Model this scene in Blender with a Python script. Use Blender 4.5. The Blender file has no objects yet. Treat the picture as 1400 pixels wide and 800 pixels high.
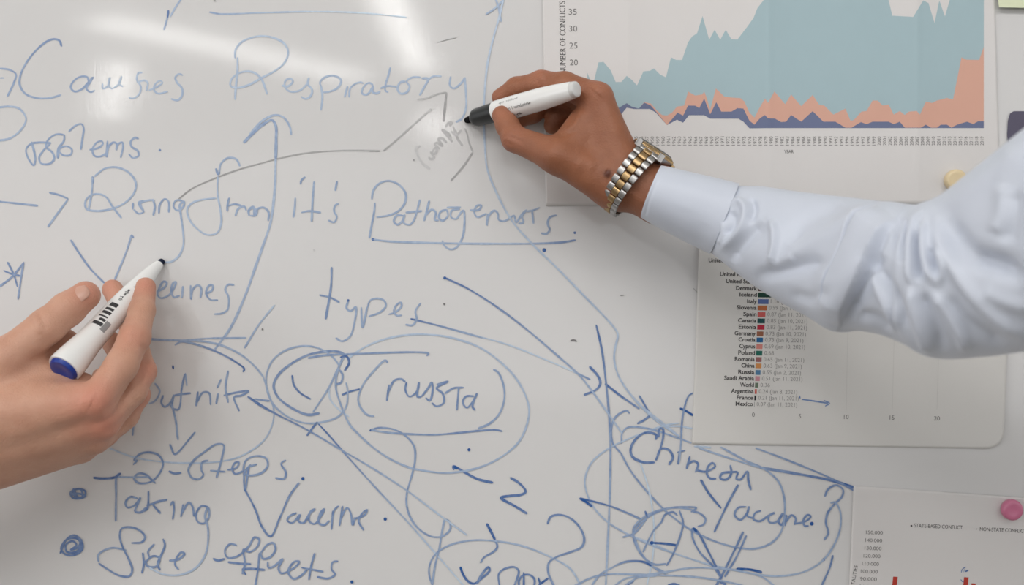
import bpy, bmesh, math, random
import numpy as np
from mathutils import Vector, Matrix
random.seed(7)
rng = np.random.default_rng(7)
scene = bpy.context.scene
COL = scene.collection

# ------------------------------------------------------------------ camera
DCAM = 0.85            # camera to whiteboard, metres
FPX = 1371.0           # focal length for a 1400 px wide frame
EYE = 1.5              # camera height
cam_d = bpy.data.cameras.new('camera')
cam = bpy.data.objects.new('camera', cam_d)
COL.objects.link(cam)
cam.location = (0, -DCAM, EYE)
cam.rotation_euler = (math.pi / 2, 0, 0)
cam_d.sensor_width = 36.0
cam_d.lens = 36.0 * FPX / 1400.0
cam_d.clip_start = 0.02
cam_d.dof.use_dof = True
cam_d.dof.focus_distance = 0.815
cam_d.dof.aperture_fstop = 4.0
scene.camera = cam

# ------------------------------------------------------------------ light
world = bpy.data.worlds.new('world')
scene.world = world
world.use_nodes = True
bg = world.node_tree.nodes['Background']
bg.inputs[0].default_value = (0.99, 0.985, 1.0, 1)
bg.inputs[1].default_value = 0.98

def area(name, loc, target, sx, sy, power, color=(1, 1, 1)):
    l = bpy.data.lights.new(name, 'AREA')
    l.shape = 'RECTANGLE'; l.size = sx; l.size_y = sy
    l.energy = power; l.color = color
    o = bpy.data.objects.new(name, l)
    COL.objects.link(o)
    o.location = loc
    o.rotation_euler = (Vector(target) - Vector(loc)).to_track_quat('-Z', 'Y').to_euler()
    return o
for lx, lp in ((-1.3, 30), (0.0, 24), (1.15, 15)):
    area('ceiling_panel_light', (lx, -2.1, 3.34), (lx * .3, 0, 1.4), 0.9, 1.1, lp, (1.0, 0.985, 0.97))
area('side_fill_light', (-3.6, -1.9, 1.9), (0, 0, 1.5), 1.4, 1.8, 14, (0.98, 0.985, 1.0))  # added fill lamp for light from the left, no window behind it

scene.view_settings.view_transform = 'Standard'
scene.view_settings.look = 'None'
scene.view_settings.exposure = 0.07
scene.view_settings.gamma = 1.0
scene.view_settings.use_curve_mapping = False

# ------------------------------------------------------------------ helpers
def P(px, py, z=0.0):
    """A point of the place: seen at (px, py) of the photo, z millimetres off the board."""
    d = DCAM - z / 1000.0
    return Vector(((px - 700.0) / FPX * d, -z / 1000.0, EYE + (400.0 - py) / FPX * d))

def to_px(co):
    d = DCAM + co[:, 1]
    return np.stack([700 + co[:, 0] / d * FPX, 400 - (co[:, 2] - EYE) / d * FPX], 1)

def lin(c):
    c = c / 255.0
    return c / 12.92 if c <= 0.04045 else ((c + 0.055) / 1.055) ** 2.4
def rgb(r, g, b):
    return (lin(r), lin(g), lin(b), 1.0)

def mat(name, color, rough=0.5, spec=0.5, metal=0.0, vary=0.04, scale=60.0, sss=0.0, bump=0.0, bscale=400.0, coat=0.0, sheen=0.0):
    m = bpy.data.materials.new(name)
    m.use_nodes = True
    nt = m.node_tree
    b = nt.nodes['Principled BSDF']
    b.inputs['Roughness'].default_value = rough
    b.inputs['Specular IOR Level'].default_value = spec
    b.inputs['Metallic'].default_value = metal
    b.inputs['Coat Weight'].default_value = coat
    b.inputs['Sheen Weight'].default_value = sheen
    if sss:
        b.inputs['Subsurface Weight'].default_value = sss
        b.inputs['Subsurface Radius'].default_value = (1.0, 0.35, 0.2)
        b.inputs['Subsurface Scale'].default_value = 0.004
    tc = nt.nodes.new('ShaderNodeTexCoord')
    if vary:
        n = nt.nodes.new('ShaderNodeTexNoise')
        n.inputs['Scale'].default_value = scale
        n.inputs['Detail'].default_value = 4
        mx = nt.nodes.new('ShaderNodeMix'); mx.data_type = 'RGBA'
        mx.inputs['A'].default_value = tuple(c * (1 - vary) for c in color[:3]) + (1,)
        mx.inputs['B'].default_value = tuple(min(1, c * (1 + vary)) for c in color[:3]) + (1,)
        nt.links.new(tc.outputs['Object'], n.inputs['Vector'])
        nt.links.new(n.outputs['Fac'], mx.inputs['Factor'])
        nt.links.new(mx.outputs['Result'], b.inputs['Base Color'])
    else:
        b.inputs['Base Color'].default_value = color
    if bump:
        n2 = nt.nodes.new('ShaderNodeTexNoise')
        n2.inputs['Scale'].default_value = bscale
        n2.inputs['Detail'].default_value = 3
        bp = nt.nodes.new('ShaderNodeBump')
        bp.inputs['Strength'].default_value = bump
        bp.inputs['Distance'].default_value = 0.001
        nt.links.new(tc.outputs['Object'], n2.inputs['Vector'])
        nt.links.new(n2.outputs['Fac'], bp.inputs['Height'])
        nt.links.new(bp.outputs['Normal'], b.inputs['Normal'])
    return m

def mesh_obj(name, verts, faces, material, parent=None, smooth=False):
    me = bpy.data.meshes.new(name)
    if isinstance(verts, np.ndarray):
        verts = verts.tolist()
    if isinstance(faces, np.ndarray):
        faces = faces.tolist()
    me.from_pydata([tuple(v) for v in verts], [], faces)
    me.materials.append(material)
    if smooth:
        me.polygons.foreach_set('use_smooth', [True] * len(me.polygons))
    me.update()
    o = bpy.data.objects.new(name, me)
    COL.objects.link(o)
    if parent is not None:
        o.parent = parent
        o.matrix_parent_inverse = Matrix.Translation(parent.location).inverted() if parent.parent is None else parent_inv(parent)
    return o

def parent_inv(p):
    m = Matrix.Identity(4)
    chain = []
    q = p
    while q is not None:
        chain.append(q); q = q.parent
    for q in reversed(chain):
        m = m @ q.matrix_parent_inverse @ q.matrix_basis
    return m.inverted()

def bm_obj(name, bm, material, parent=None, smooth=False):
    me = bpy.data.meshes.new(name)
    bm.normal_update()
    bm.to_mesh(me); bm.free()
    me.materials.append(material)
    if smooth:
        me.polygons.foreach_set('use_smooth', [True] * len(me.polygons))
    o = bpy.data.objects.new(name, me)
    COL.objects.link(o)
    if parent is not None:
        o.parent = parent
        o.matrix_parent_inverse = parent_inv(parent)
    return o

def empty(name, loc, label, cat, group=None):
    o = bpy.data.objects.new(name, None)
    COL.objects.link(o)
    o.location = loc
    o.empty_display_size = 0.02
    o['label'] = label; o['category'] = cat
    if group: o['group'] = group
    return o

def tag(o, label, cat, group=None):
    o['label'] = label; o['category'] = cat
    if group: o['group'] = group
    return o

def box_bm(x0, x1, y0, y1, z0, z1, bevel=0.0, seg=2):
    bm = bmesh.new()
    bmesh.ops.create_cube(bm, size=1.0)
    for v in bm.verts:
        v.co = Vector(((x0 + x1) / 2 + v.co.x * (x1 - x0), (y0 + y1) / 2 + v.co.y * (y1 - y0), (z0 + z1) / 2 + v.co.z * (z1 - z0)))
    if bevel:
        bmesh.ops.bevel(bm, geom=list(bm.edges), offset=bevel, segments=seg, profile=0.5, affect='EDGES')
    return bm

def catmull(pts, step=1.5, closed=False):
    pts = np.asarray(pts, float)
    if len(pts) < 3:
        n = max(2, int(np.linalg.norm(pts[-1] - pts[0]) / step) + 1)
        t = np.linspace(0, 1, n)[:, None]
        return pts[0] * (1 - t) + pts[-1] * t
    ext = np.vstack([2 * pts[0] - pts[1], pts, 2 * pts[-1] - pts[-2]])
    out = []
    for i in range(1, len(ext) - 2):
        p0, p1, p2, p3 = ext[i - 1:i + 3]
        # centripetal parametrisation keeps tight turns free of overshoot
        def tj(ti, a, b): return ti + max(1e-6, np.linalg.norm(b - a)) ** 0.5
        t0 = 0.0; t1 = tj(t0, p0, p1); t2 = tj(t1, p1, p2); t3 = tj(t2, p2, p3)
        n = max(2, int(np.linalg.norm(p2 - p1) / step) + 1)
        t = np.linspace(t1, t2, n, endpoint=False)[:, None]
        A1 = (t1 - t) / (t1 - t0) * p0 + (t - t0) / (t1 - t0) * p1
        A2 = (t2 - t) / (t2 - t1) * p1 + (t - t1) / (t2 - t1) * p2
        A3 = (t3 - t) / (t3 - t2) * p2 + (t - t2) / (t3 - t2) * p3
        B1 = (t2 - t) / (t2 - t0) * A1 + (t - t0) / (t2 - t0) * A2
        B2 = (t3 - t) / (t3 - t1) * A2 + (t - t1) / (t3 - t1) * A3
        out.append((t2 - t) / (t2 - t1) * B1 + (t - t1) / (t2 - t1) * B2)
    out.append(pts[-1:])
    return np.vstack(out)

def sub(o, name):
    return o
# ------------------------------------------------------------------ room shell
m_wall = mat('painted_wall', rgb(214, 212, 206), 0.9, 0.2)
m_ceil = mat('ceiling_white', rgb(225, 225, 222), 0.95, 0.1)
m_floor = mat('grey_carpet', rgb(128, 124, 118), 0.95, 0.1, vary=0.15, scale=300)
def struct(name, bm, m):
    o = bm_obj(name, bm, m); o['kind'] = 'structure'
    return o
struct('wall_front', box_bm(-6, 6, 0.03, 0.13, 0, 3.5), m_wall)
struct('ceiling', box_bm(-6, 6, -13.0, 0.13, 3.4, 3.5), m_ceil)
struct('floor', box_bm(-6, 6, -13.0, 0.13, -0.1, 0.0), m_floor)

# ceiling lamps whose blurred reflections show as bright streaks on the board
m_lamp_body = mat('lamp_white_metal', rgb(235, 235, 235), 0.4)
def emis(name, color, strength):
    m = bpy.data.materials.new(name); m.use_nodes = True
    nt = m.node_tree
    nt.nodes.remove(nt.nodes['Principled BSDF'])
    e = nt.nodes.new('ShaderNodeEmission')
    e.inputs[0].default_value = color; e.inputs[1].default_value = strength
    nt.links.new(e.outputs[0], nt.nodes['Material Output'].inputs[0])
    return m
def lamp(x0, y0, x1, y1, w, strength, label):
    k = 1.583
    x0 *= k; x1 *= k; y0 = .85 - k * (.85 - y0); y1 = .85 - k * (.85 - y1); w *= k
    c = Vector(((x0 + x1) / 2, (y0 + y1) / 2, 3.4))
    ln = math.hypot(x1 - x0, y1 - y0)
    o = empty('ceiling_lamp', c, label, 'ceiling lamp')
    o.rotation_euler.z = math.atan2(y1 - y0, x1 - x0)
    M = Matrix.Translation(c) @ Matrix.Rotation(o.rotation_euler.z, 4, 'Z')
    for nm, bm, m in (('housing', box_bm(-ln / 2 - .02, ln / 2 + .02, -w / 2 - .015, w / 2 + .015, -0.045, 0, .004), m_lamp_body),
                      ('diffuser', box_bm(-ln / 2, ln / 2, -w / 2, w / 2, -0.055, -0.045, .002), emis('lamp_glow', (1, .985, .96, 1), strength))):
        bm.transform(M)
        bm_obj(nm, bm, m, o)
lamp(-1.99, -4.25, -2.70, -5.85, .11, 13, 'long white ceiling lamp mirrored as the short bright patch over the word Causes')
lamp(-1.78, -3.45, -0.83, -4.62, .26, 8, 'slanting ceiling lamp mirrored as the wide soft streak above the word Respiratory')
lamp(-0.50, -2.90, -0.47, -4.45, .11, 13, 'ceiling lamp mirrored as the bright streak at the top edge of the board')
lamp(-0.50, -5.70, -0.58, -6.80, .17, 10, 'far ceiling lamp mirrored as the faint patch beside the grey arrow')

# ------------------------------------------------------------------ whiteboard
board = empty('whiteboard', (0, 0, EYE), 'glossy white dry-erase board covered in blue handwriting behind both hands', 'whiteboard')
m_board = mat('whiteboard_enamel', rgb(217, 216, 215), 0.068, 0.5, vary=0.012, scale=9)
# fine vertical grain of the enamel
nt = m_board.node_tree
tcn = nt.nodes.new('ShaderNodeTexCoord'); mp = nt.nodes.new('ShaderNodeMapping')
mp.inputs['Scale'].default_value = (900, 900, 30)
nz = nt.nodes.new('ShaderNodeTexNoise'); nz.inputs['Scale'].default_value = 1.0; nz.inputs['Detail'].default_value = 2
bp = nt.nodes.new('ShaderNodeBump'); bp.inputs['Strength'].default_value = 0.03; bp.inputs['Distance'].default_value = 0.0006
nt.links.new(tcn.outputs['Object'], mp.inputs['Vector']); nt.links.new(mp.outputs['Vector'], nz.inputs['Vector'])
nt.links.new(nz.outputs['Fac'], bp.inputs['Height']); nt.links.new(bp.outputs['Normal'], nt.nodes['Principled BSDF'].inputs['Normal'])
m_alu = mat('brushed_aluminium', rgb(180, 182, 185), 0.35, metal=1.0)
bm_obj('writing_surface', box_bm(-1.2, 1.2, 0.0, 0.016, EYE - .62, EYE + .62), m_board, board)
fr = bmesh.new()
for a in ((-1.225, -1.2, EYE - .645, EYE + .645), (1.2, 1.225, EYE - .645, EYE + .645), (-1.2, 1.2, EYE + .62, EYE + .645), (-1.2, 1.2, EYE - .645, EYE - .62)):
    b2 = box_bm(a[0], a[1], -0.006, 0.028, a[2], a[3], .003)
    me_t = bpy.data.meshes.new('t'); b2.to_mesh(me_t); b2.free(); fr.from_mesh(me_t); bpy.data.meshes.remove(me_t)
bm_obj('frame', fr, m_alu, board)
# ------------------------------------------------------------------ handwriting on the board
def ink_mat(name, light, dark, rough=0.35):
    m = bpy.data.materials.new(name); m.use_nodes = True
    nt = m.node_tree; b = nt.nodes['Principled BSDF']
    b.inputs['Roughness'].default_value = rough
    at = nt.nodes.new('ShaderNodeAttribute'); at.attribute_name = 'ink'
    n = nt.nodes.new('ShaderNodeTexNoise'); n.inputs['Scale'].default_value = 250; n.inputs['Detail'].default_value = 3
    tc = nt.nodes.new('ShaderNodeTexCoord'); nt.links.new(tc.outputs['Object'], n.inputs['Vector'])
    ad = nt.nodes.new('ShaderNodeMath'); ad.operation = 'MULTIPLY_ADD'
    nt.links.new(n.outputs['Fac'], ad.inputs[0]); ad.inputs[1].default_value = 0.5
    sb = nt.nodes.new('ShaderNodeMath'); sb.operation = 'SUBTRACT'; sb.inputs[1].default_value = 0.25
    nt.links.new(at.outputs['Fac'], sb.inputs[0]); nt.links.new(sb.outputs[0], ad.inputs[2])
    mx = nt.nodes.new('ShaderNodeMix'); mx.data_type = 'RGBA'
    mx.inputs['A'].default_value = light; mx.inputs['B'].default_value = dark
    nt.links.new(ad.outputs[0], mx.inputs['Factor']); nt.links.new(mx.outputs['Result'], b.inputs['Base Color'])
    return m
m_blue_ink = ink_mat('blue_dry_ink', rgb(209, 224, 237), rgb(34, 86, 154))
m_grey_ink = ink_mat('grey_dry_ink', rgb(212, 212, 212), rgb(118, 116, 116))

K1 = 360 / 1309.0; K2 = 360 / 1371.0
REG = {'A': (0, 0, K1), 'B': (300, 0, K1), 'C': (0, 200, K1), 'D': (340, 200, K1), 'E': (640, 200, K1),
       'F': (0, 400, K1), 'G': (300, 380, K1), 'H': (640, 400, K1), 'I': (0, 590, K2), 'J': (320, 580, K1),
       'K': (560, 580, K1), 'L': (840, 580, K1), 'X': (0, 0, 1.0), 'M': (540, 120, 180 / 1029.0), 'N': (840, 660, 340 / 1400.0)}
stroke_no = [0]

def ribbon(V, F, S, pts, w, s0, s1, yoff, smooth=True):
    c = catmull(pts, 1.6) if smooth else np.asarray(pts, float)
    if len(c) < 2: return
    d = np.gradient(c, axis=0)
    d /= np.maximum(np.linalg.norm(d, axis=1), 1e-6)[:, None]
    nrm = np.stack([-d[:, 1], d[:, 0]], 1)
    n = len(c)
    arc = np.linspace(0, 1, n)
    ph = random.random() * 6
    wid = w * 0.41 * (1 + 0.10 * np.sin(arc * n * 0.11 + ph) + 0.06 * np.sin(arc * n * 0.31 + ph * 2))
    wid = wid * np.clip(0.55 + np.minimum(np.arange(n), np.arange(n)[::-1]) * 0.35, 0, 1)
    base = len(V)
    for i in range(n):
        for sgn in (1, -1):
            q = c[i] + nrm[i] * wid[i] * sgn
            p = P(q[0], q[1], 0); V.append((p.x, -yoff - i * 3e-7, p.z))
            S.append(s0 + (s1 - s0) * arc[i])
    for i in range(n - 1):
        a = base + 2 * i
        F.append((a, a + 2, a + 3, a + 1))

def W(label, strokes, material=None, parent=None, z=0.00018):
    """One handwritten word or sketch. stroke = (region, points, shade or (from, to), width)."""
    V, F, S = [], [], []
    for st in strokes:
        r, pts = st[0], st[1]
        sh = st[2] if len(st) > 2 else 0.55
        w = st[3] if len(st) > 3 else 3.3
        s0, s1 = sh if isinstance(sh, tuple) else (sh, sh)
        # the lower lines were written last, with a wetter pen
        wet = 0.13 * min(1, max(0, (REG[r][1] + st[1][0][1] * REG[r][2] - 380) / 200))
        dry = .06 if st[1][0][1] * REG[r][2] + REG[r][1] < 330 else 0
        s0 -= dry; s1 -= dry
        s0 += wet if s0 > .3 else 0; s1 += wet if s1 > .3 else 0
        ox, oy, k = REG[r]
        p = [(ox + x * k, oy + y * k) for x, y in pts]
        stroke_no[0] += 1
        if len(p) == 1:
            cx, cy = p[0]
            base = len(V); yo = z + stroke_no[0] * 2e-6
            for i in range(12):
                a = i / 12 * 2 * math.pi
                q = P(cx + math.cos(a) * w * .6, cy + math.sin(a) * w * .6)
                V.append((q.x, -yo, q.z)); S.append(s0)
            F.append(tuple(range(base, base + 12)))
        else:
            ribbon(V, F, S, p, w, s0, s1, z + stroke_no[0] * 2e-6)
    o = mesh_obj('handwriting', V, F, material or m_blue_ink, parent or board)
    # faces look towards the room
    a = o.data.attributes.new('ink', 'FLOAT', 'POINT'); a.data.foreach_set('value', S)
    o['label'] = label
    return o

PL, MD, DK = 0.35, 0.55, 0.82
W('pale blue tick and line at the top edge', [
  ('A', [(905,-10),(880,25),(845,85)], .5, 3), ('A', [(838,52),(832,90),(815,150)], .55, 3), ('A', [(838,50),(833,88)], .9, 4),
  ('B', [(-51,60),(0,69),(200,64),(450,58),(700,64),(930,86)], (.6,.0), 2.6)])
W('blue handwritten word Causes with an arrow before it', [
  ('A', [(0,340),(50,348),(80,370),(70,410),(37,480)], .6), ('A', [(0,388),(22,388)], .45, 2.6),
  ('A', [(307,232),(295,202),(265,195),(220,215),(150,285),(105,365),(98,420),(125,465),(180,487),(250,487),(305,472)], (.75,.5)),
  ('A', [(440,405),(435,385),(405,380),(365,405),(352,435),(370,455),(405,445),(440,410),(462,385),(448,410),(430,440),(450,458),(472,450)], .62),
  ('A', [(510,415),(512,440),(535,430),(547,385),(540,425),(560,445)], .3, 3), ('A', [(562,440),(590,420),(605,380),(592,415),(612,432)], .25, 3),  # paler strokes: glare over these two letters put into the ink colour
  ('A', [(708,362),(690,362),(680,395),(700,430),(692,468),(662,490),(640,485)], .35, 3),
  ('A', [(680,412),(718,400),(735,412),(728,452)], .35, 3),
  ('A', [(740,450),(785,430),(808,410),(795,402),(772,418),(765,445),(785,465),(835,455)], .42, 3),
  ('A', [(910,375),(890,368),(872,385),(880,410),(905,440),(905,475),(885,498),(850,492)], .45)])
W('blue handwritten word Problems', [
  ('A', [(-15,536),(45,530),(95,540),(130,590),(105,645),(50,688),(-10,700)], .45),
  ('A', [(255,712),(200,708),(150,718),(130,745),(140,785),(168,822),(176,790),(158,705)], .6),
  ('A', [(318,670),(280,668),(240,695),(230,730),(262,760),(270,790),(245,815),(205,812),(195,785),(215,750),(250,715)], .6),
  ('A', [(320,668),(318,700),(290,740),(288,785),(297,740),(330,727),(358,745),(350,770),(315,772),(295,755)], .6),
  ('A', [(342,655),(375,625),(405,617),(416,635),(410,690),(402,745)], .6),
  ('A', [(445,745),(490,735),(512,715),(505,702),(480,710),(460,745),(470,775),(500,778),(530,762)], .6),
  ('A', [(535,700),(530,780),(540,730),(565,708),(580,715),(578,745),(590,715),(608,708),(612,730),(600,785)], .6),
  ('A', [(690,690),(672,685),(650,705),(655,730),(685,750),(688,775),(660,785),(640,765)], .6),
  ('A', [(795,747)], .7, 3)])
W('pale blue handwritten word Respiratory', [
  ('B', [(90,285),(90,350),(82,430),(78,497)], .38),
  ('B', [(78,290),(80,250),(110,210),(170,185),(220,180),(280,192),(325,220),(342,260),(325,310),(280,350),(215,385),(140,425),(80,437),(55,425),(60,395),(95,365),(140,355),(180,365),(210,395),(225,430),(238,470)], .36),
  ('B', [(310,425),(340,430),(365,405),(355,392),(330,400),(325,430),(350,455),(400,450),(442,412)], .4),
  ('B', [(445,385),(440,420),(460,445),(455,475),(430,492),(405,480)], .4),
  ('B', [(505,430),(512,480),(505,550)], .42), ('B', [(510,440),(500,410),(530,382),(575,378),(605,400),(590,435),(550,455),(515,460)], .42),
  ('B', [(638,428),(622,485)], .45), ('B', [(645,485),(650,440),(680,415),(705,410),(715,415)], .45),
  ('B', [(765,425),(745,412),(715,435),(710,465),(735,470),(765,430),(760,455),(780,465),(800,455)], .45),
  ('B', [(850,335),(840,375),(825,425),(825,450),(840,460)], .5), ('B', [(800,440),(835,428),(880,432)], .45),
  ('B', [(925,405),(900,410),(885,440),(900,465),(930,460),(945,430),(930,405),(960,385),(1000,385)], .42),
  ('B', [(1005,390),(1038,392),(1020,430),(995,475)], .45), ('B', [(1030,400),(1065,380),(1105,380)], .35, 3),
  ('B', [(1150,380),(1145,425),(1165,440),(1200,415),(1222,385)], .45),
  ('B', [(1220,385),(1225,470),(1225,540),(1205,590),(1175,608)], .38)])
W('grey branching arrow being drawn with the black marker', [
  ('X', [(240.6,275.6),(261,259),(297,242.6),(330,230.8),(360,222.5),(376,218),(417,209.6),(464,206),(520,206)], (.75,.5), 2.4),
  ('B', [(740,750),(800,751)], .8, 3),
  ('B', [(815,752),(870,705),(960,625),(1050,545)], (.65,.2), 3), ('M', [(278,173)], .4, 3),
  ('M', [(172,92),(240,85),(330,50),(400,36)], (.25,.6), 3), ('M', [(402,36),(395,110),(380,266)], .62, 4),
  ('M', [(545,318),(560,350),(580,430),(608,502)], .45, 3), ('M', [(608,505),(530,620),(436,728)], (.5,.7), 3.2)], m_grey_ink)
W('pale grey slanted scribbled word in brackets', [
  ('M', [(200,455),(165,470),(175,520),(215,590),(275,635)], .2, 4),
  ('M', [(262,540),(280,560),(305,545),(290,520),(275,500)], .3, 4), ('M', [(300,480),(290,520),(320,510),(325,470),(300,480)], .3, 4),
  ('M', [(350,480),(310,440),(330,430),(370,455),(340,400),(365,395),(405,430)], .35, 4),
  ('M', [(450,425),(395,360),(370,330),(420,360),(440,400)], .35, 4), ('M', [(395,310),(420,275),(445,275),(425,300)], .3, 4),
  ('M', [(470,330),(490,400),(530,455)], .35, 4), ('M', [(440,340),(480,370),(520,330)], .3, 4), ('M', [(455,300),(470,360)], .3, 4)], m_grey_ink)
W('thick blue arrow pointing up past the word from', [
  ('B', [(120,710),(180,650),(225,612),(262,598),(280,625),(282,700),(280,790)], .6, 4.6), ('B', [(120,710),(190,640),(235,608)], .62, 4.6),
  ('B', [(150,670),(215,600),(280,572),(320,585),(350,630),(358,672)], .48, 3.6),
  ('X', [(377,215),(376.3,249.5),(374,277),(370,304.5),(359,337.5),(345.5,376),(337,400),(316,447),(293.7,478)], (.4,.55), 4)])
W('blue dash and arrowhead before the word Rising', [
  ('C', [(-10,274),(90,285),(190,296)], .6), ('C', [(245,230),(300,244),(340,262)], .65, 3.6), ('C', [(340,262),(290,330),(238,402)], .55)])
W('blue handwritten word Rising', [
  ('C', [(461,150),(462,185)], .7, 4), ('C', [(460,155),(458,220),(440,320)], .5),
  ('C', [(470,150),(520,112),(580,105),(640,130),(675,180),(670,225),(630,275),(560,310),(480,322),(430,310),(425,275),(450,245),(495,238),(530,255),(560,300),(605,358)], .5),
  ('C', [(662,280),(660,315)], .6), ('C', [(715,270),(690,280),(700,305),(715,325),(690,335),(665,315)], .55), ('C', [(715,320),(700,285),(745,268),(770,270)], .5, 3),
  ('C', [(760,262),(770,300),(762,345)], .6), ('C', [(790,335),(795,290),(820,262),(838,275),(840,330)], .6),
  ('C', [(908,270),(875,270),(863,300),(885,320),(912,300),(915,275),(895,290),(898,330),(910,420),(912,490),(890,545),(850,575),(822,577)], (.6,.4))])
W('blue handwritten word from', [
  ('C', [(1073,110),(1085,140),(1092,128)], .7), ('C', [(1088,135),(1100,85),(1135,58),(1175,65),(1193,100)], .5),
  ('C', [(1083,150),(1082,240),(1095,310),(1100,380),(1080,430),(1030,440),(980,410),(940,360),(932,310),(960,280),(1010,265),(1075,258)], .42, 3),
  ('C', [(1140,255),(1132,290),(1130,325)], .6), ('C', [(1130,298),(1165,288),(1200,295)], .6), ('C', [(1170,348),(1185,310),(1215,300),(1225,320)], .55),
  ('C', [(1240,345),(1235,320),(1255,308),(1278,320),(1270,345),(1242,345)], .55),
  ('D', [(0,345),(5,310),(25,300),(28,340),(45,312),(75,305),(100,330),(97,372)], .58)])
W('large blue handwritten letter V behind the fingertips', [
  ('C', [(352,465),(400,540),(455,615),(525,685)], .68), ('C', [(655,440),(630,520),(570,665)], .58), ('C', [(652,440),(665,455)], .7)])
W('blue handwritten letters completing the word Vaccines', [
  ('C', [(780,725),(820,700),(830,680),(815,672),(795,700),(785,740),(800,755),(840,740),(868,700),(875,675),(862,680),(852,720),(865,750),(895,742)], .5),
  ('C', [(910,695),(905,755)], .5), ('C', [(948,690),(950,760),(957,715),(985,690),(1000,705),(997,755)], .52),
  ('C', [(1020,735),(1055,715),(1058,692),(1040,692),(1025,730),(1045,762),(1085,765)], .52),
  ('C', [(1165,690),(1135,688),(1120,712),(1135,745),(1138,780),(1130,815),(1100,832),(1065,835)], .5)])
W('blue handwritten star at the left edge', [
  ('C', [(38,575),(70,640),(88,700)], .7), ('C', [(18,618),(60,635),(102,645)], .7), ('C', [(-5,700),(60,650),(118,580)], .6), ('C', [(118,575),(105,660),(90,762)], .6)])
W("blue handwritten word it's", [
  ('D', [(282,152),(262,170),(258,190)], .65), ('D', [(232,255),(230,300),(222,355)], .5), ('D', [(325,173),(318,270),(313,376)], .55),
  ('D', [(262,330),(300,322),(360,330)], .55), ('D', [(440,172),(430,222)], .62), ('D', [(448,285),(430,295),(425,325),(438,350),(425,378),(395,368)], .55)])
W('blue handwritten and underlined word Pathogenesis', [
  ('D', [(612,265),(620,220),(650,185),(695,172),(745,190),(780,235),(775,285),(740,325),(690,345),(635,353)], .55), ('D', [(628,280),(625,320),(610,400),(600,458)], .55),
  ('D', [(770,345),(735,345),(722,375),(740,390),(765,370),(775,342),(770,380),(800,390),(820,370),(852,265)], .55), ('D', [(780,330),(862,322)], .55),
  ('D', [(898,270),(880,340),(872,372)], .55), ('D', [(878,345),(910,315),(930,330),(925,365),(945,370)], .55),
  ('D', [(985,315),(955,325),(945,355),(965,370),(990,345),(985,315)], .55),
  ('D', [(1050,312),(1010,320),(1005,350),(1030,362),(1055,330),(1068,320),(1072,400),(1060,460),(1030,505),(1000,512),(970,490),(963,468)], .52), ('D', [(985,305),(1055,303)], .5),
  ('E', [(8,318),(55,315),(65,295),(45,295),(30,325),(45,352),(92,335)], .55), ('E', [(98,335),(93,392),(100,350),(130,320),(148,335),(152,365),(180,372),(215,352),(228,345),(235,370),(240,382)], .55),
  ('E', [(240,382),(270,335),(290,318),(268,350),(275,378),(250,385)], .55), ('E', [(318,318),(325,385)], .55), ('E', [(290,325),(325,318),(355,305)], .55),
  ('E', [(440,342),(405,355),(395,385),(405,415),(390,435),(362,432)], .6), ('E', [(530,430)], .9, 3),
  ('D', [(618,463),(700,473),(900,480),(1100,484),(1309,485)], (.55,.4), 3.4), ('E', [(200,485),(330,484),(470,477),(535,466)], (.4,.7), 3.4), ('E', [(378,516)], 1, 4.4), ('D', [(618,463)], .9, 3.5)])
W('blue handwritten word types', [
  ('G', [(558,-54),(556,30),(545,110),(528,206)], .68, 3.8), ('G', [(497,85),(550,97),(598,122)], .65, 3.4),
  ('G', [(640,115),(632,150),(652,165),(678,145),(670,230),(650,290),(610,315),(578,298)], .5), ('G', [(705,145),(712,245),(735,145)], .5),
  ('G', [(735,150),(750,112),(785,102),(818,112),(828,138),(800,170),(742,192)], .5, 3), ('G', [(840,182),(875,170),(905,140),(902,122),(880,135),(868,165),(880,186),(908,186)], .5, 3),
  ('G', [(1000,125),(975,165),(980,205),(960,235),(925,232)], .5), ('G', [(950,203),(1080,235),(1309,298)], (.8,.4), 3.2),
  ('H', [(-8,203),(200,260),(400,340),(520,390)], (.3,.12), 2.6), ('H', [(520,390),(608,433)], (.3,.65), 3), ('G', [(640,112)], .9, 3)])
W('blue handwritten name with dots over it beside the holding hand', [
  ('F', [(730,228),(900,238),(1040,228),(1225,225)], .45, 2.8), ('G', [(-40,300),(130,298)], .5, 3),
  ('F', [(770,450),(795,490),(770,540),(742,552)], .42, 2.8), ('F', [(812,510),(803,548),(820,568),(850,545),(865,510),(858,575),(882,582)], .5),
  ('F', [(922,400),(930,465)], .4, 2.6), ('F', [(920,405),(905,470),(888,580),(862,578),(845,555)], .55), ('F', [(865,512),(905,505),(950,500)], .55),
  ('F', [(985,492),(975,565)], .55), ('F', [(978,548),(1010,497),(1040,500),(1048,560)], .52), ('F', [(1085,500),(1075,555)], .52),
  ('F', [(1100,430),(1080,475)], .5), ('F', [(1135,388),(1122,470),(1135,548)], .52), ('F', [(1112,512),(1160,500),(1235,490),(1200,512),(1165,520),(1190,590)], .58),
  ('F', [(860,362),(862,380)], .85, 3.6),
  ])
W('blue arrow pointing down to 2-steps', [('F', [(855,555),(875,640),(885,732)], .45), ('I', [(885,65),(895,90),(910,118),(1018,2)], .55), ('I', [(920,-5),(928,45)], .45)])
W('short blue upright stroke below the hand', [('F', [(665,650),(660,712)], .4, 3)])
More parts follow.
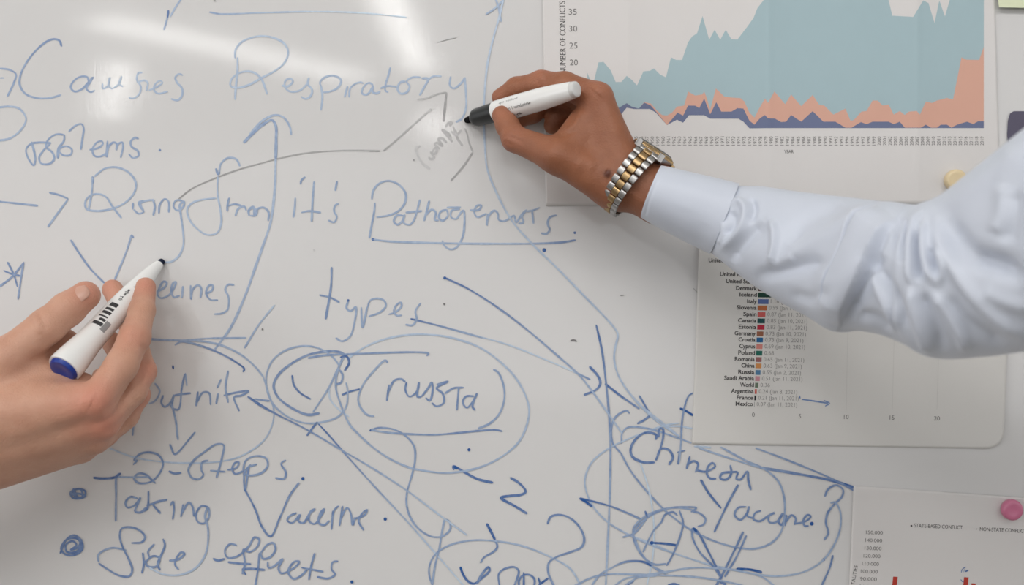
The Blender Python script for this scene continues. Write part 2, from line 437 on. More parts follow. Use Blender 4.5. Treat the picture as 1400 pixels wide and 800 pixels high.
W('blue loop around the name beside the holding hand', [
  ('F', [(750,233),(900,238),(1010,243),(1100,262),(1200,310),(1270,370),(1312,422)], .42), ('F', [(870,262),(900,245),(1000,265),(1100,305),(1180,350),(1215,380),(1208,395)], (.45,.8)),
  ('X', [(360.5,516),(368,540),(374.5,560),(372.5,580),(361,602),(331,623),(303,630.7),(262,633),(223,631.5),(184,625.4),(150,613)], (.4,.2), 2.6)])
W('slanted blue stroke between the loop and the word types', [('X', [(375.6,417),(353.6,444.6),(334.4,476)], (.3,.55), 3)])
W('large blue ovals around the V and the word russia', [
  ('X', [(476,490),(498,475),(525.5,464),(561,457.6),(597,458.4),(630,465.2),(662,478.5),(700.5,511),(717,537.5),(723.3,559.5),(720,581.5),(708.5,605),(686.5,624),(659,637.8),(631.5,644.6),(604,646.6),(577,643),(562,640),(534.5,628),(510,611.6),(490.5,593.8),(478,580),(465,550.5),(459.5,531),(460.5,512),(468,490)], (.25,.5), 3.2),
  ('G', [(630,388),(600,370),(550,365),(450,380),(360,425),(295,480),(270,535),(290,590),(350,640),(440,680),(498,672)], .6, 4),
  ('G', [(440,398),(520,385),(660,378),(1000,370),(1040,376),(1030,388)], .55),
  ('G', [(600,440),(560,390),(500,352),(420,338),(330,360),(265,410),(235,480),(238,560),(270,630),(340,690),(430,722),(520,715),(590,690),(630,640),(637,560),(630,520)], .42, 3)])
W('blue handwritten letters V and p inside the small circle', [
  ('G', [(362,483),(370,530),(400,570),(455,603)], .72), ('G', [(622,390),(580,470),(545,545),(465,668)], .45, 3), ('G', [(595,455),(612,480),(605,520),(575,530)], .55),
  ('G', [(545,545),(550,600),(590,650),(645,690)], .2, 2.6), ('G', [(600,395),(632,390),(645,420),(622,462)], .8, 3.6), ('G', [(610,582),(640,568),(700,552)], .75, 3.6)])
W('blue handwritten word russia in brackets', [
  ('G', [(838,422),(825,410),(770,460),(715,530),(690,600),(700,640),(735,680),(770,688)], .45),
  ('G', [(845,530),(838,570),(832,612)], .65, 3.8), ('G', [(838,570),(870,510),(905,503),(925,518)], .58), ('G', [(930,518),(925,560),(945,590),(985,560),(992,518),(985,590),(1005,590)], .62),
  ('G', [(1005,590),(1040,545),(1055,520),(1060,560),(1045,610),(1025,595)], .6), ('G', [(1080,530),(1135,515),(1080,548),(1110,575),(1115,620),(1080,638),(1055,620)], .62),
  ('G', [(1190,545),(1185,600),(1180,658)], .58), ('G', [(1120,575),(1165,548),(1215,545)], .55), ('G', [(1265,588),(1225,590),(1210,620),(1230,645),(1262,610),(1280,575),(1258,640),(1272,658)], .6),
  ('H', [(125,382),(150,398),(178,470),(178,540),(150,610),(100,655),(50,675)], .5)])
W('blue line and looping tail under the word russia', [
  ('K', [(-190,30),(-100,42),(0,49),(130,52),(250,42),(350,32),(430,28),(462,36)], (.4,.65), 3.2), ('J', [(675,33),(690,24)], .8, 4), ('K', [(340,20),(400,-4)], .4, 3),
  ('J', [(680,30),(720,18),(790,25),(850,55),(895,110),(900,180),(885,250),(860,340),(858,400),(880,470),(930,530),(990,560),(1040,555),(1075,520),(1070,485),(1050,475),(1035,530),(1020,620),(1000,700),(985,800)], (.5,.42), 3.2)])
W('two long thin blue lines running down to the right', [
  ('G', [(435,785),(460,750),(488,715)], .65), ('X', [(434,578),(449,594),(468,616),(512,665),(556,712),(595,756),(635,802)], (.75,.1), 2.7),
  ('X', [(339,542),(374,564),(418,586.5),(463,613),(512.5,642),(556.5,670.8),(606,708),(639,732)], (.75,.2), 2.8), ('X', [(606,708),(639,732)], .45, 2.8),
  ('G', [(140,590),(200,632),(270,670)], .7, 3), ('G', [(175,602),(250,612)], .55)])
W('small blue arrow and figure 2', [
  ('J', [(1168,127)], .9, 3.6), ('J', [(1092,228),(1090,208),(1140,235),(1210,272),(1288,291)], .72, 4), ('J', [(1092,208),(1110,222)], .95, 5),
  ('K', [(500,265),(545,293),(577,335),(555,350),(500,356),(455,366),(520,405),(585,445)], .72, 4.2)])
W('blue handwritten word in an oval with a question mark at the bottom edge', [
  ('K', [(685,497),(700,462),(740,450),(790,462),(840,505),(868,570),(855,610),(800,635),(730,660),(692,690),(690,740),(720,810)], (.65,.5), 3.6),
  ('K', [(855,810),(800,720),(700,660),(560,605),(420,580),(300,578),(190,605),(125,650),(98,710),(100,760),(118,810)], (.3,.5), 3),
  ('K', [(383,493),(408,540),(425,575)], .8, 4), ('K', [(425,575),(436,610),(415,635),(370,662),(352,690)], .6, 3.4),
  ('K', [(252,708),(265,745),(290,780),(320,792),(360,765),(398,725),(392,710),(362,742),(335,792)], (.85,.55), 3.8), ('K', [(447,805),(443,745),(470,720),(520,710),(542,728),(535,765),(520,805)], .6),
  ('K', [(567,735),(568,805)], .65), ('K', [(620,805),(620,770),(595,748),(562,752),(543,780),(545,805)], .65, 3.6), ('K', [(640,762),(652,805)], .75), ('K', [(640,800),(690,765)], .75)])
W('long blue curve falling from the top edge beside the chart', [
  ('X', [(676,-4),(681,8),(685,30)], .45, 3), ('X', [(664,20),(676,12),(690,-2)], .45, 3), ('X', [(688,0),(683,22),(675,50),(667,85),(663,120),(661.5,165),(663,200),(666,230),(678,262),(700,302),(728,334),(761,366),(795,401),(838,446),(844.5,457),(841,475),(839.5,490),(844,510),(855,530),(874,553),(896,574),(929,597)], (.28,.42), 3.2)])
W('dark blue curved arrow from the word types to the lower oval', [
  ('X', [(609,380),(642,396),(684,423),(722,452),(763,487),(792,513),(822,552),(850,592)], (.85,.35), 3), ('D', [(975,655)], 1, 3.6),
  ('H', [(603,367),(645,415),(657,450),(640,480),(575,510)], .72, 4), ('H', [(680,453),(760,515),(852,578)], (.85,.6), 3.6), ('H', [(850,512),(895,588),(905,605),(880,630),(840,652)], .68, 3.6),
  ('X', [(815,444),(823,480),(828.5,524),(832.5,565),(834,592.5),(834.5,620),(833.5,680),(831,740),(828,802)], (.8,.32), 3.4)])
W('large blue loops around the words Chinese Vaccine', [
  ('H', [(802,602),(790,588),(755,600),(725,630),(710,690),(720,750),(760,800)], .55), ('X', [(849,620),(863,645),(887,675),(907,696),(922.5,709),(944.5,724.5),(972,738),(1005,748),(1032.5,750),(1054.5,742),(1068,726),(1072.5,701),(1071,676),(1063,657),(1043.5,640.5),(1019,629.5),(985,611)], (.5,.38), 3.2),
  ('H', [(763,752),(765,700),(790,672),(840,668),(930,685),(1020,715),(1110,748)], .42, 3), ('K', [(1340,-6),(1270,5),(1150,48),(1060,85),(990,120),(905,190),(872,270),(880,340),(920,420),(990,490),(1080,545),(1180,592),(1309,640)], (.25,.35), 2.8),
  ('H', [(990,664),(1050,665),(1115,676)], .25, 2.6),
  ('L', [(0,510),(80,552),(180,592),(300,642),(480,700),(550,715),(700,745),(820,755),(950,730),(1040,672),(1105,570),(1125,490),(1120,430),(1095,388),(1072,392)], (.25,.42), 3), ('N', [(1175,425),(1182,438)], .8, 4),
  ('K', [(1140,170),(1190,330),(1212,480),(1210,640),(1180,800)], .12, 2.6), ('H', [(850,555),(1050,715)], .3, 2.6)])
W('blue handwritten word Chinese', [
  ('L', [(205,78),(208,55),(180,42),(145,45),(105,75),(80,125),(90,162),(140,188),(200,190)], .68, 4), ('L', [(218,65),(225,22),(240,22),(242,60),(225,130),(205,180)], .65, 3.6),
  ('L', [(212,155),(232,122),(270,128),(290,165),(270,202)], .65, 3.8), ('L', [(325,135),(316,200)], .65, 3.6), ('L', [(312,140),(352,130)], .6), ('L', [(375,158),(358,222)], .65, 3.6),
  ('L', [(362,200),(395,183),(415,198),(402,240)], .65, 3.6), ('L', [(405,228),(455,235),(500,208),(488,192),(465,210),(460,250),(478,270),(505,270)], .65, 3.6),
  ('L', [(575,202),(580,245),(555,275),(525,268),(535,245),(580,238),(612,240),(605,270),(625,275),(660,235),(665,280),(678,327)], .65, 3.6)])
W('blue handwritten letter t cut by the paper', [('H', [(1118,498),(1095,515),(1075,570),(1062,650),(1058,740),(1050,840)], (.7,.4), 3), ('H', [(1052,575),(1085,590),(1120,612)], .9, 3.6)])
W('blue handwritten word Vaccine with a question mark', [
  ('L', [(428,275),(470,345),(530,418)], .72, 3.8), ('L', [(615,300),(560,400),(495,537)], .66, 3.6),
  ('L', [(655,410),(615,415),(597,450),(625,475),(660,440),(668,408),(660,455),(695,468)], .6), ('L', [(728,430),(700,440),(690,470),(720,482),(765,455),(795,440),(768,455),(768,485),(800,488),(838,440)], .6),
  ('L', [(838,440),(815,485),(830,500),(855,450)], .62, 3.8), ('L', [(855,450),(848,505)], .6), ('L', [(848,490),(880,452),(900,468),(895,500)], .6), ('L', [(895,495),(950,482),(975,458),(960,450),(938,478),(945,505),(965,505)], .62), ('L', [(980,494)], .95, 4.4),
  ('L', [(1045,360),(1060,325),(1100,303),(1135,325),(1130,360),(1090,400),(1060,440),(1050,490),(1062,540),(1040,577)], .58, 3.4), ('L', [(1085,650),(1070,710),(1028,805)], .62, 3.4)])
W('blue crossing lines running off the corner of the lower paper', [
  ('L', [(395,110),(440,112),(480,116)], .3, 2.6), ('L', [(420,118),(560,165),(720,215)], .35, 3), ('L', [(720,215),(900,245),(1080,280),(1192,315)], (.5,.78), 4.4), ('L', [(700,118),(800,155),(950,215),(1100,280),(1195,332)], (.4,.65), 3)])
W('blue handwritten letter A in a scribbled circle', [
  ('N', [(430,165),(460,142),(400,136),(300,145),(200,185),(120,255),(105,300),(130,370),(175,430),(230,460),(290,455)], .5, 3.2), ('N', [(440,152),(360,140),(270,150),(170,190),(105,260),(120,330),(160,410),(240,490),(290,512)], .42, 3),
  ('N', [(270,215),(220,270),(160,390)], .5, 3), ('N', [(365,155),(385,220),(370,300),(330,400),(293,467)], .58, 3.2), ('N', [(210,338),(280,342),(352,352)], .78, 3.8), ('N', [(210,338)], .9, 4.4),
  ('N', [(265,220),(285,180),(330,165),(355,185)], .6, 3), ('N', [(435,160),(480,172),(512,205),(500,235),(468,246)], .55, 3.2),
  ('K', [(845,367),(990,405),(1080,440),(1150,472)], (.8,.5), 3.2), ('K', [(845,367),(875,385),(908,410)], .85, 4), ('N', [(172,158),(185,195)], .7, 3.6), ('N', [(45,307),(75,298),(110,285),(180,205)], .45, 3)])
W('blue crossed strokes and curves at the bottom edge', [
  ('N', [(437,255),(440,310),(480,390),(560,475),(605,540)], .58, 3.4), ('N', [(440,252),(470,280),(530,390),(600,530)], .68, 3.8), ('N', [(445,255),(462,275)], .9, 5.5), ('N', [(725,275),(670,390),(610,510),(570,585)], .64, 3.8), ('N', [(742,296),(690,410),(620,530)], .58, 3.4),
  ('N', [(685,485),(760,488),(830,504)], .85, 4.6), ('N', [(0,468),(60,445),(120,440),(170,447),(207,468)], (.45,.8), 3.4), ('N', [(205,468),(300,510)], .4, 3), ('N', [(-20,512),(100,515),(250,520),(450,530),(620,555),(730,580)], .35, 3),
  ('N', [(0,580),(60,540),(150,522),(300,500),(420,480),(560,480),(700,495),(830,530),(900,580)], .35, 3), ('N', [(60,580),(110,550)], .65, 4), ('N', [(55,580),(130,535),(240,522)], .35, 3), ('N', [(300,578),(335,570),(370,580)], .65, 4), ('N', [(595,560),(630,572)], .7, 4),
  ('K', [(905,800),(950,745),(1020,705)], .4, 3), ('K', [(815,805),(920,757),(1018,742)], .4, 3)])
W('blue handwritten words 2-steps', [
  ('I', [(695,172),(715,150),(700,150),(725,120),(770,108),(825,122),(850,165),(830,220),(785,262),(725,268),(700,245),(720,220),(755,222),(812,270)], .55), ('I', [(880,206),(910,218),(945,214)], .62, 3.4),
  ('I', [(1085,150),(1055,160),(1050,200),(1060,225),(1035,248),(1000,240),(982,200),(1010,150),(1060,110),(1130,65),(1165,70),(1158,130),(1128,242)], .52), ('I', [(1095,203),(1175,210)], .52),
  ('I', [(1185,200),(1230,190),(1245,160),(1225,162),(1210,195),(1225,220),(1270,205)], .55), ('J', [(85,200),(55,235),(50,270),(55,330),(75,205)], .55), ('J', [(45,230),(60,180),(110,158),(160,170),(168,205),(140,240),(80,255),(45,245)], .48), ('J', [(80,210),(115,198)], .5),
  ('J', [(258,178),(235,195),(258,240),(250,270),(205,267)], .55), ('J', [(343,270)], .95, 3.8)])
W('blue handwritten words Taking Vaccine', [
  ('I', [(487,240),(530,244),(600,238),(630,216)], .72, 3.6), ('I', [(612,236),(700,237),(775,236)], .4, 2.8), ('I', [(630,217),(610,230),(606,330),(604,468)], .5),
  ('I', [(718,348),(680,340),(655,370),(665,395),(700,385),(732,345),(715,385),(705,415),(735,420),(762,395)], .55), ('I', [(775,308),(768,400),(745,415)], .62, 3.6), ('I', [(765,385),(830,365),(872,355),(800,375),(838,427)], .6),
  ('I', [(888,385),(902,365),(908,400),(900,458)], .55), ('I', [(955,378),(943,445)], .58), ('I', [(945,430),(985,370),(1003,390),(1012,442)], .56),
  ('I', [(1085,392),(1050,388),(1022,430),(1030,468),(1062,478),(1090,440),(1085,395),(1068,440),(1082,490),(1085,560),(1070,640),(1020,710),(940,745),(850,742),(778,708)], (.65,.2), 3.2),
  ('J', [(55,325),(105,420),(140,510),(182,557),(230,460),(280,350),(325,290)], (.65,.55)), ('J', [(312,440),(275,458),(265,478),(290,490),(328,450),(320,480),(345,490),(380,440),(402,422),(382,432),(374,480),(400,495),(430,460),(448,422),(430,440),(422,490),(450,500),(475,478)], .56),
  ('J', [(492,430),(485,525)], .56), ('J', [(520,405),(500,425),(492,450)], .55), ('J', [(540,405),(525,505)], .56), ('J', [(528,475),(562,415),(580,440),(590,500),(602,462)], .56), ('J', [(600,470),(650,450),(662,425),(640,440),(620,480),(645,527)], .56), ('J', [(752,471)], .9, 3.8)])
W('blue scribbled bullet beside Taking', [('I', [(365,330),(400,300),(445,310),(440,340),(380,345),(370,315),(420,300),(430,340),(390,335),(385,298),(410,345),(447,335),(400,322),(370,335)], .66, 3)])
W('blue scribbled round bullet beside Side effects', [('I', [(315,635),(350,560),(390,540),(425,570),(430,610),(395,640),(345,640),(320,610),(345,565),(400,555),(425,590),(400,625),(350,625),(345,590),(380,570),(400,590),(370,615),(410,600),(428,560)], .66, 3.4)])
W('blue handwritten word Side', [
  ('I', [(685,580),(740,575),(757,550),(730,515),(680,498),(635,505),(625,545),(640,600),(670,660),(690,720),(675,752),(625,750),(560,715),(515,685)], .58), ('I', [(660,618),(590,605),(540,620),(512,645),(515,680)], .42, 3),
  ('I', [(745,630),(750,690),(740,738)], .6), ('I', [(805,585),(772,625),(780,655)], .58), ('I', [(850,558),(860,590),(842,640),(822,690),(835,722)], .6), ('I', [(745,690),(800,648),(832,660),(815,702),(770,700),(758,670)], .56), ('I', [(882,672),(930,665),(962,635),(945,628),(922,655),(912,690),(932,720)], .56),
  ])
W('blue handwritten word effects', [
  ('I', [(1110,660),(1135,671),(1172,662)], .65, 3.6), ('I', [(1235,592),(1200,585),(1172,620),(1185,655),(1230,652),(1290,610)], .56),
  ('J', [(40,640),(75,605),(102,562),(126,572),(115,610),(75,635),(48,622),(55,690),(42,745)], .56), ('J', [(-30,685),(30,692),(85,694)], .62, 3.4), ('J', [(40,720),(90,718),(155,724)], .65, 3.6), ('J', [(40,722),(60,748)], .65, 3.6),
  ('J', [(130,645),(165,600),(195,590),(207,620),(180,660),(145,668),(130,640),(120,720),(105,810)], .55), ('J', [(168,682),(172,712),(195,708),(242,670),(222,715),(235,740),(275,728),(315,700),(325,682),(302,682),(270,730),(295,768),(330,755),(365,722)], .55),
  ('J', [(402,640),(385,700),(372,774)], .58), ('J', [(335,712),(390,722),(445,733)], .56), ('J', [(518,680),(492,685),(485,720),(502,745),(470,766),(412,758)], .56), ('J', [(586,783)], .9, 3.6)])
for mk_st in [('H', [(508,240),(525,236),(540,243)], .9, 2.6), ('H', [(755,15),(775,13)], .7, 2), ('E', [(1118,705),(1137,725)], .45, 2), ('G', [(1118,130)], .95, 2.4), ('G', [(215,255)], .9, 2.2),
  ('M', [(148,566)], .8, 2), ('B', [(1084,208),(1130,195),(1180,184)], .1, 2), ('D', [(325,515)], .2, 2), ('A', [(1068,3)], .7, 2.4)]:
    W('small dark chip in the enamel', [mk_st], m_grey_ink).name = 'board_mark'
# ------------------------------------------------------------------ papers on the board
def paper_mat(name, c):
    m = mat(name, c, 0.55, 0.35, vary=0.012, scale=14, bump=0.06, bscale=900)
    return m
m_paper = paper_mat('matte_paper', rgb(218, 215, 213))
m_paper_glossy = paper_mat('satin_paper', rgb(214, 212, 208))
m_teal = mat('teal_print', rgb(165, 188, 194), 0.55, 0.35, vary=0.02)
m_coral = mat('coral_print', rgb(216, 168, 149), 0.55, 0.35, vary=0.02)
m_navy = mat('navy_print', rgb(108, 117, 148), 0.55, 0.35, vary=0.02)
m_text = mat('dark_print', rgb(62, 60, 60), 0.6, 0.3, vary=0)
m_text_mid = mat('grey_print', rgb(118, 116, 115), 0.6, 0.3, vary=0)
m_text_pale = mat('pale_grey_print', rgb(148, 146, 144), 0.6, 0.3, vary=0)

def sheet(name, quad, h, parent, m, nx=120, ny=60, rad=0.0, thick=0.25):
    """Paper sheet: quad corners TL, TR, BR, BL in photo px, h(px, py) = mm off the board."""
    q = np.asarray(quad, float)
    V, F = [], []
    for layer in (0, 1):
        for j in range(ny + 1):
            for i in range(nx + 1):
                u, v = i / nx, j / ny
                p = (q[0] * (1 - u) + q[1] * u) * (1 - v) + (q[3] * (1 - u) + q[2] * u) * v
                if rad and u > 0.5 and v > 0.5:      # rounded lower right corner
                    w = np.linalg.norm(q[1] - q[0]); hh = np.linalg.norm(q[3] - q[0])
                    dx = max(0, u * w - (w - rad)); dy = max(0, v * hh - (hh - rad))
                    r = max(dx, dy)
                    if dx > 0 and dy > 0:
                        s = r / math.hypot(dx, dy)
                        ex = (w - rad + dx * s) / w - u; ey = (hh - rad + dy * s) / hh - v
                        p = p + (q[1] - q[0]) * ex + (q[3] - q[0]) * ey
                z = h(p[0], p[1]) - (thick if layer else 0)
                a = P(p[0], p[1], z); V.append(a)
    n = (nx + 1) * (ny + 1)
    for j in range(ny):
        for i in range(nx):
            a = j * (nx + 1) + i
            F.append((a, a + nx + 1, a + nx + 2, a + 1))
            F.append((n + a, n + a + 1, n + a + nx + 2, n + a + nx + 1))
    def rim(idx):
        for a, b in zip(idx[:-1], idx[1:]):
            F.append((a, b, n + b, n + a))
    rim([i for i in range(nx + 1)]); rim([ny * (nx + 1) + nx - i for i in range(nx + 1)])
    rim([(ny - j) * (nx + 1) for j in range(ny + 1)]); rim([j * (nx + 1) + nx for j in range(ny + 1)])
    return mesh_obj(name, V, F, m, parent, smooth=True)

_tx_cache = {}
def text_raw(s, bold):
    key = (s, bold)
    if key not in _tx_cache:
        cu = bpy.data.curves.new('txt', 'FONT'); cu.body = s; cu.size = 1.0; cu.offset = bold; cu.resolution_u = 3
        ob = bpy.data.objects.new('txt', cu)
        me = ob.to_mesh()
        co = np.array([v.co[:] for v in me.vertices]) if len(me.vertices) else np.zeros((0, 3))
        fs = [tuple(p.vertices) for p in me.polygons]
        ob.to_mesh_clear(); bpy.data.objects.remove(ob); bpy.data.curves.remove(cu)
        _tx_cache[key] = (co, fs)
    return _tx_cache[key]

def text_px(s, px, py, cap, ang=0.0, align='l', width=None, bold=0.0, skew=0.0):
    """Text outline in photo px; (px, py) = baseline anchor, cap = capital height in px, ang in degrees, clockwise on the photo."""
    co, fs = text_raw(s, bold)
    x = co[:, 0].copy(); y = co[:, 1].copy()
    sc = cap / 0.70
    x *= sc; y *= sc
    x0, x1 = x.min(), x.max()
    if width: 
        x = (x - x0) * width / (x1 - x0); x0, x1 = 0, width
    x = x - {'l': x0, 'r': x1, 'c': (x0 + x1) / 2}[align]
    x = x + skew * y
    a = math.radians(ang); c, s_ = math.cos(a), math.sin(a)
    X = px + x * c + y * s_
    Y = py + x * s_ - y * c
    return np.stack([X, Y], 1), fs

def printed(name, items, h, m, parent, lift=0.12, label=None):
    V, F = [], []
    for xy, fs in items:
        b = len(V)
        for x, y in xy: V.append(P(x, y, h(x, y) + lift))
        F += [tuple(b + i for i in f) for f in fs]
    o = mesh_obj(name, V, F, m, parent)
    if label: o['label'] = label
    return o

# ---- large area chart, upper right
def gauss(d, w): return math.exp(-(d / w) ** 2)
def h_chart(x, y):
    z = 0.9
    for cx, a in ((858, 1.5), (1050, 1.5), (1253, 1.7)):
        z += a * gauss(x - cx, 26) * 0.75 + 0.5 * gauss(x - cx - 2, 5)
    z += 0.5 * gauss(y - 278, 12) * (0.5 + 0.5 * math.sin(x * 0.02)) + 0.5 * math.sin(x * 0.011 + y * 0.006)
    z += 0.5 * gauss(x - 1366, 16) + 0.1 * gauss(x - 743, 10)
    return z
chart = empty('chart_poster', P(1053, 110, 0), 'large folded paper with teal and coral area chart of conflicts behind the right hand', 'poster')
sheet('paper_sheet', [(740, -95), (1357, -95), (1368, 279), (746, 282)], h_chart, chart, m_paper, 220, 60)
R6 = lambda pts: [(740 + x / 3.6364, y / 3.6364) for x, y in pts]
R7 = lambda pts: [(1050 + x / 3.637, y / 3.637) for x, y in pts]
teal_top = R6([(228,360),(247,405),(262,405),(285,310),(310,308),(345,350),(370,408),(398,408),(425,377),(450,397),(476,425),(508,355),(540,352),(560,340),(590,370),(620,385),(645,285),(670,298),(700,298),(730,210),(750,182),(775,165),(802,80),(835,198),(862,148),(890,198),(917,148),(945,195),(975,197),(1030,125),(1055,90),(1075,40),(1110,-5),(1180,-120)]) + \
           R7([(120,-200),(350,-220),(540,-130),(592,-30),(618,78),(722,84),(772,2),(798,15),(828,115),(852,2),(880,82),(915,-40),(960,-150),(1066,-120),(1073,-60)])
navy_top = R6([(228,500),(300,520),(355,548),(370,545),(425,513),(450,530),(485,540),(512,510),(545,525),(575,560),(625,622),(678,560),(705,575),(730,525),(765,525),(785,538),(810,490),(840,568),(870,508),(895,555),(945,555),(975,538),(1005,540),(1035,600),(1060,620),(1085,590),(1112,572)]) + \
           R7([(0,588),(35,590),(65,607),(90,605),(115,572),(165,605),(222,553),(275,605),(335,605),(385,635),(415,635),(462,607),(490,618),(520,605),(600,605),(625,618),(655,605),(680,635),(760,635),(785,620),(810,635),(840,635),(860,620),(890,620),(912,635),(940,620),(990,605),(1020,617),(1045,603),(1073,603)])
coral_top = R6([(228,500),(300,520),(355,548),(370,545),(425,513),(450,530),(485,540),(512,508),(545,515),(575,550),(600,572),(625,575),(650,560),(675,530),(710,525),(730,455),(765,475),(800,470),(810,455),(822,485),(840,545),(868,440),(910,480),(945,485),(990,488),(1010,505),(1035,560),(1060,585),(1080,545),(1112,490)]) + \
            R7([(0,512),(32,455),(85,518),(115,470),(165,528),(222,472),(255,522),(280,525),(325,570),(385,540),(410,600),(425,598),(465,555),(490,552),(520,500),(545,500),(570,525),(600,520),(625,570),(655,552),(680,572),(700,555),(740,552),(755,570),(785,505),(815,512),(840,500),(890,487),(920,495),(962,285),(985,297),(1050,298),(1073,233)])
navy_bot = R6([(228,560),(300,570),(370,580),(390,578),(425,535),(460,542),(540,542),(570,560),(625,622),(675,595),(705,610),(735,573),(810,573),(840,590),(980,590),(1005,605),(1035,638)]) + R7([(0,637),(1073,637)])
def band(name, top, bot, m, label, lift, x0=803, x1=1345):
    tx, ty = np.array(top).T; bx, by = np.array(bot).T
    xs = np.unique(np.concatenate([np.arange(x0, x1, 2.0), tx[(tx >= x0) & (tx <= x1)], bx[(bx >= x0) & (bx <= x1)], [x1]]))
    T = np.interp(xs, tx, ty); B = np.maximum(np.interp(xs, bx, by), T)
    V, F = [], []
    ny = 8
    for x, t, b in zip(xs, T, B):
        for j in range(ny + 1):
            y = t + (b - t) * j / ny
            # right hand border leans slightly
            V.append(P(x, y, h_chart(x, y) + lift))
    for i in range(len(xs) - 1):
        for j in range(ny):
            a = i * (ny + 1) + j
            F.append((a, a + 1, a + ny + 2, a + ny + 1))
    o = mesh_obj(name, V, F, m, chart, smooth=True); o['label'] = label
band('chart_area', teal_top, coral_top, m_teal, 'teal printed area of the chart', .10)
band('chart_area', coral_top, navy_top, m_coral, 'coral printed area of the chart', .11)
band('chart_area', navy_top, navy_bot, m_navy, 'navy printed area of the chart', .12)
for i, t in enumerate(('35', '30', '25', '20', '15')):
    printed('tick_number', [text_px(t, 777.5 + i * .5, 20 + i * 23.1, 8.2, 0, 'l', width=11)], h_chart, m_text_mid, chart, label='grey scale number ' + t)
printed('axis_title', [text_px('NUMBER OF CONFLICTS', 773.5, 100.5, 8, -90.5, 'l', width=99)], h_chart, m_text, chart, label='vertical title NUMBER OF CONFLICTS')
printed('year_number', [text_px(str(yr), 1344.8 - (2019 - yr) * 7.39, 198.7, 4.6, -90, 'l', width=12) for yr in range(1946, 2020)], h_chart, m_text_mid, chart, label='row of upright year numbers')
printed('axis_title', [text_px('YEAR', 1072, 209.5, 4.6, 0, 'l', width=13)], h_chart, m_text, chart, label='small title YEAR')

# ---- vaccination bar chart, right
def h_bar(x, y):
    z = 0.9 + 0.3 * math.sin(x * 0.013 + 1) + 0.35 * math.sin(y * 0.02)
    z += 3.0 * max(0, (x - 1335) / 45.0) ** 2 + 0.4 * gauss(y - 608, 14) * (0.6 + 0.4 * math.sin(x * 0.015))
    z += 5.0 * gauss(math.hypot(x - 950, (y - 352) * 0.6), 26)
    return z
bars = empty('bar_chart_poster', P(1160, 460, 0), 'white paper with a list of countries and short coloured bars below the sleeve', 'poster')
sheet('paper_sheet', [(957, 296), (1384, 300), (1372, 614), (946, 607)], h_bar, bars, m_paper_glossy, 120, 90, rad=24)
R7b = lambda x, y: (940 + x / 3.332, 340 + y / 3.332)
rows = [('United Arab Emirates', 58, 327, 930, None, (120, 60, 60), 'r'), ('Bahrain', 90, 326, 520, None, (60, 110, 90), 'r'), ('United Kingdom', 120, 324, 480, None, (90, 110, 160), 'r'),
        ('United States', 151, 323, 430, None, (60, 90, 120), 'r'),
        ('Denmark', 182, 322, 400, None, (78, 45, 46), 'r'), ('Iceland', 211, 322, 383, None, (22, 62, 50), 'r'), ('Italy', 241, 322, 370, '1.16 (Jan 10, 2021)', (86, 106, 160), 'r'),
        ('Slovenia', 270, 320, 362, '0.99 (Jan 11, 2021)', (186, 108, 66), 'r'), ('Spain', 300, 320, 355, '0.87 (Jan 11, 2021)', (204, 96, 92), 'r'), ('Canada', 329, 319, 353, '0.85 (Jan 10, 2021)', (22, 76, 78), 'r'),
        ('Estonia', 358, 318, 351, '0.83 (Jan 11, 2021)', (184, 42, 62), 'r'), ('Germany', 388, 316, 346, '0.73 (Jan 10, 2021)', (152, 98, 74), 'r'), ('Croatia', 416, 315, 344, '0.73 (Jan 9, 2021)', (30, 98, 150), 'r'),
        ('Cyprus', 446, 314, 342, '0.69 (Jan 10, 2021)', (206, 132, 122), 'r'), ('Poland', 476, 313, 341, '0.68', (22, 100, 86), 'r'), ('Romania', 505, 312, 338, '0.65 (Jan 11, 2021)', (150, 98, 98), 'r'),
        ('China', 534, 311, 337, '0.63 (Jan 9, 2021)', (206, 140, 82), 'r'), ('Russia', 564, 310, 333, '0.55 (Jan 2, 2021)', (80, 124, 160), 'r'), ('Saudi Arabia', 592, 309, 330, '0.51 (Jan 11, 2021)', (196, 140, 150), 'r'),
        ('World', 622, 308, 323, '0.36', (104, 120, 100), 'r'), ('Argentina', 651, 307, 316, '0.24 (Jan 8, 2021)', (204, 82, 70), 'r'), ('France', 680, 305, 313, '0.21 (Jan 11, 2021)', (42, 42, 46), 'r'), ('Mexico', 709, 304, 306, '0.07 (Jan 11, 2021)', (150, 150, 150), 'r')]
names, vals = [], []
wid = {'Denmark': 95, 'Iceland': 79, 'Italy': 45, 'Slovenia': 90, 'Spain': 60, 'Canada': 83, 'Estonia': 79, 'Germany': 96, 'Croatia': 77, 'Cyprus': 72, 'Poland': 76, 'Romania': 91, 'China': 60, 'Russia': 73, 'Saudi Arabia': 136, 'World': 63, 'Argentina': 103, 'France': 75, 'Mexico': 79, 'United States': 142, 'United Kingdom': 170, 'Bahrain': 80, 'United Arab Emirates': 225}
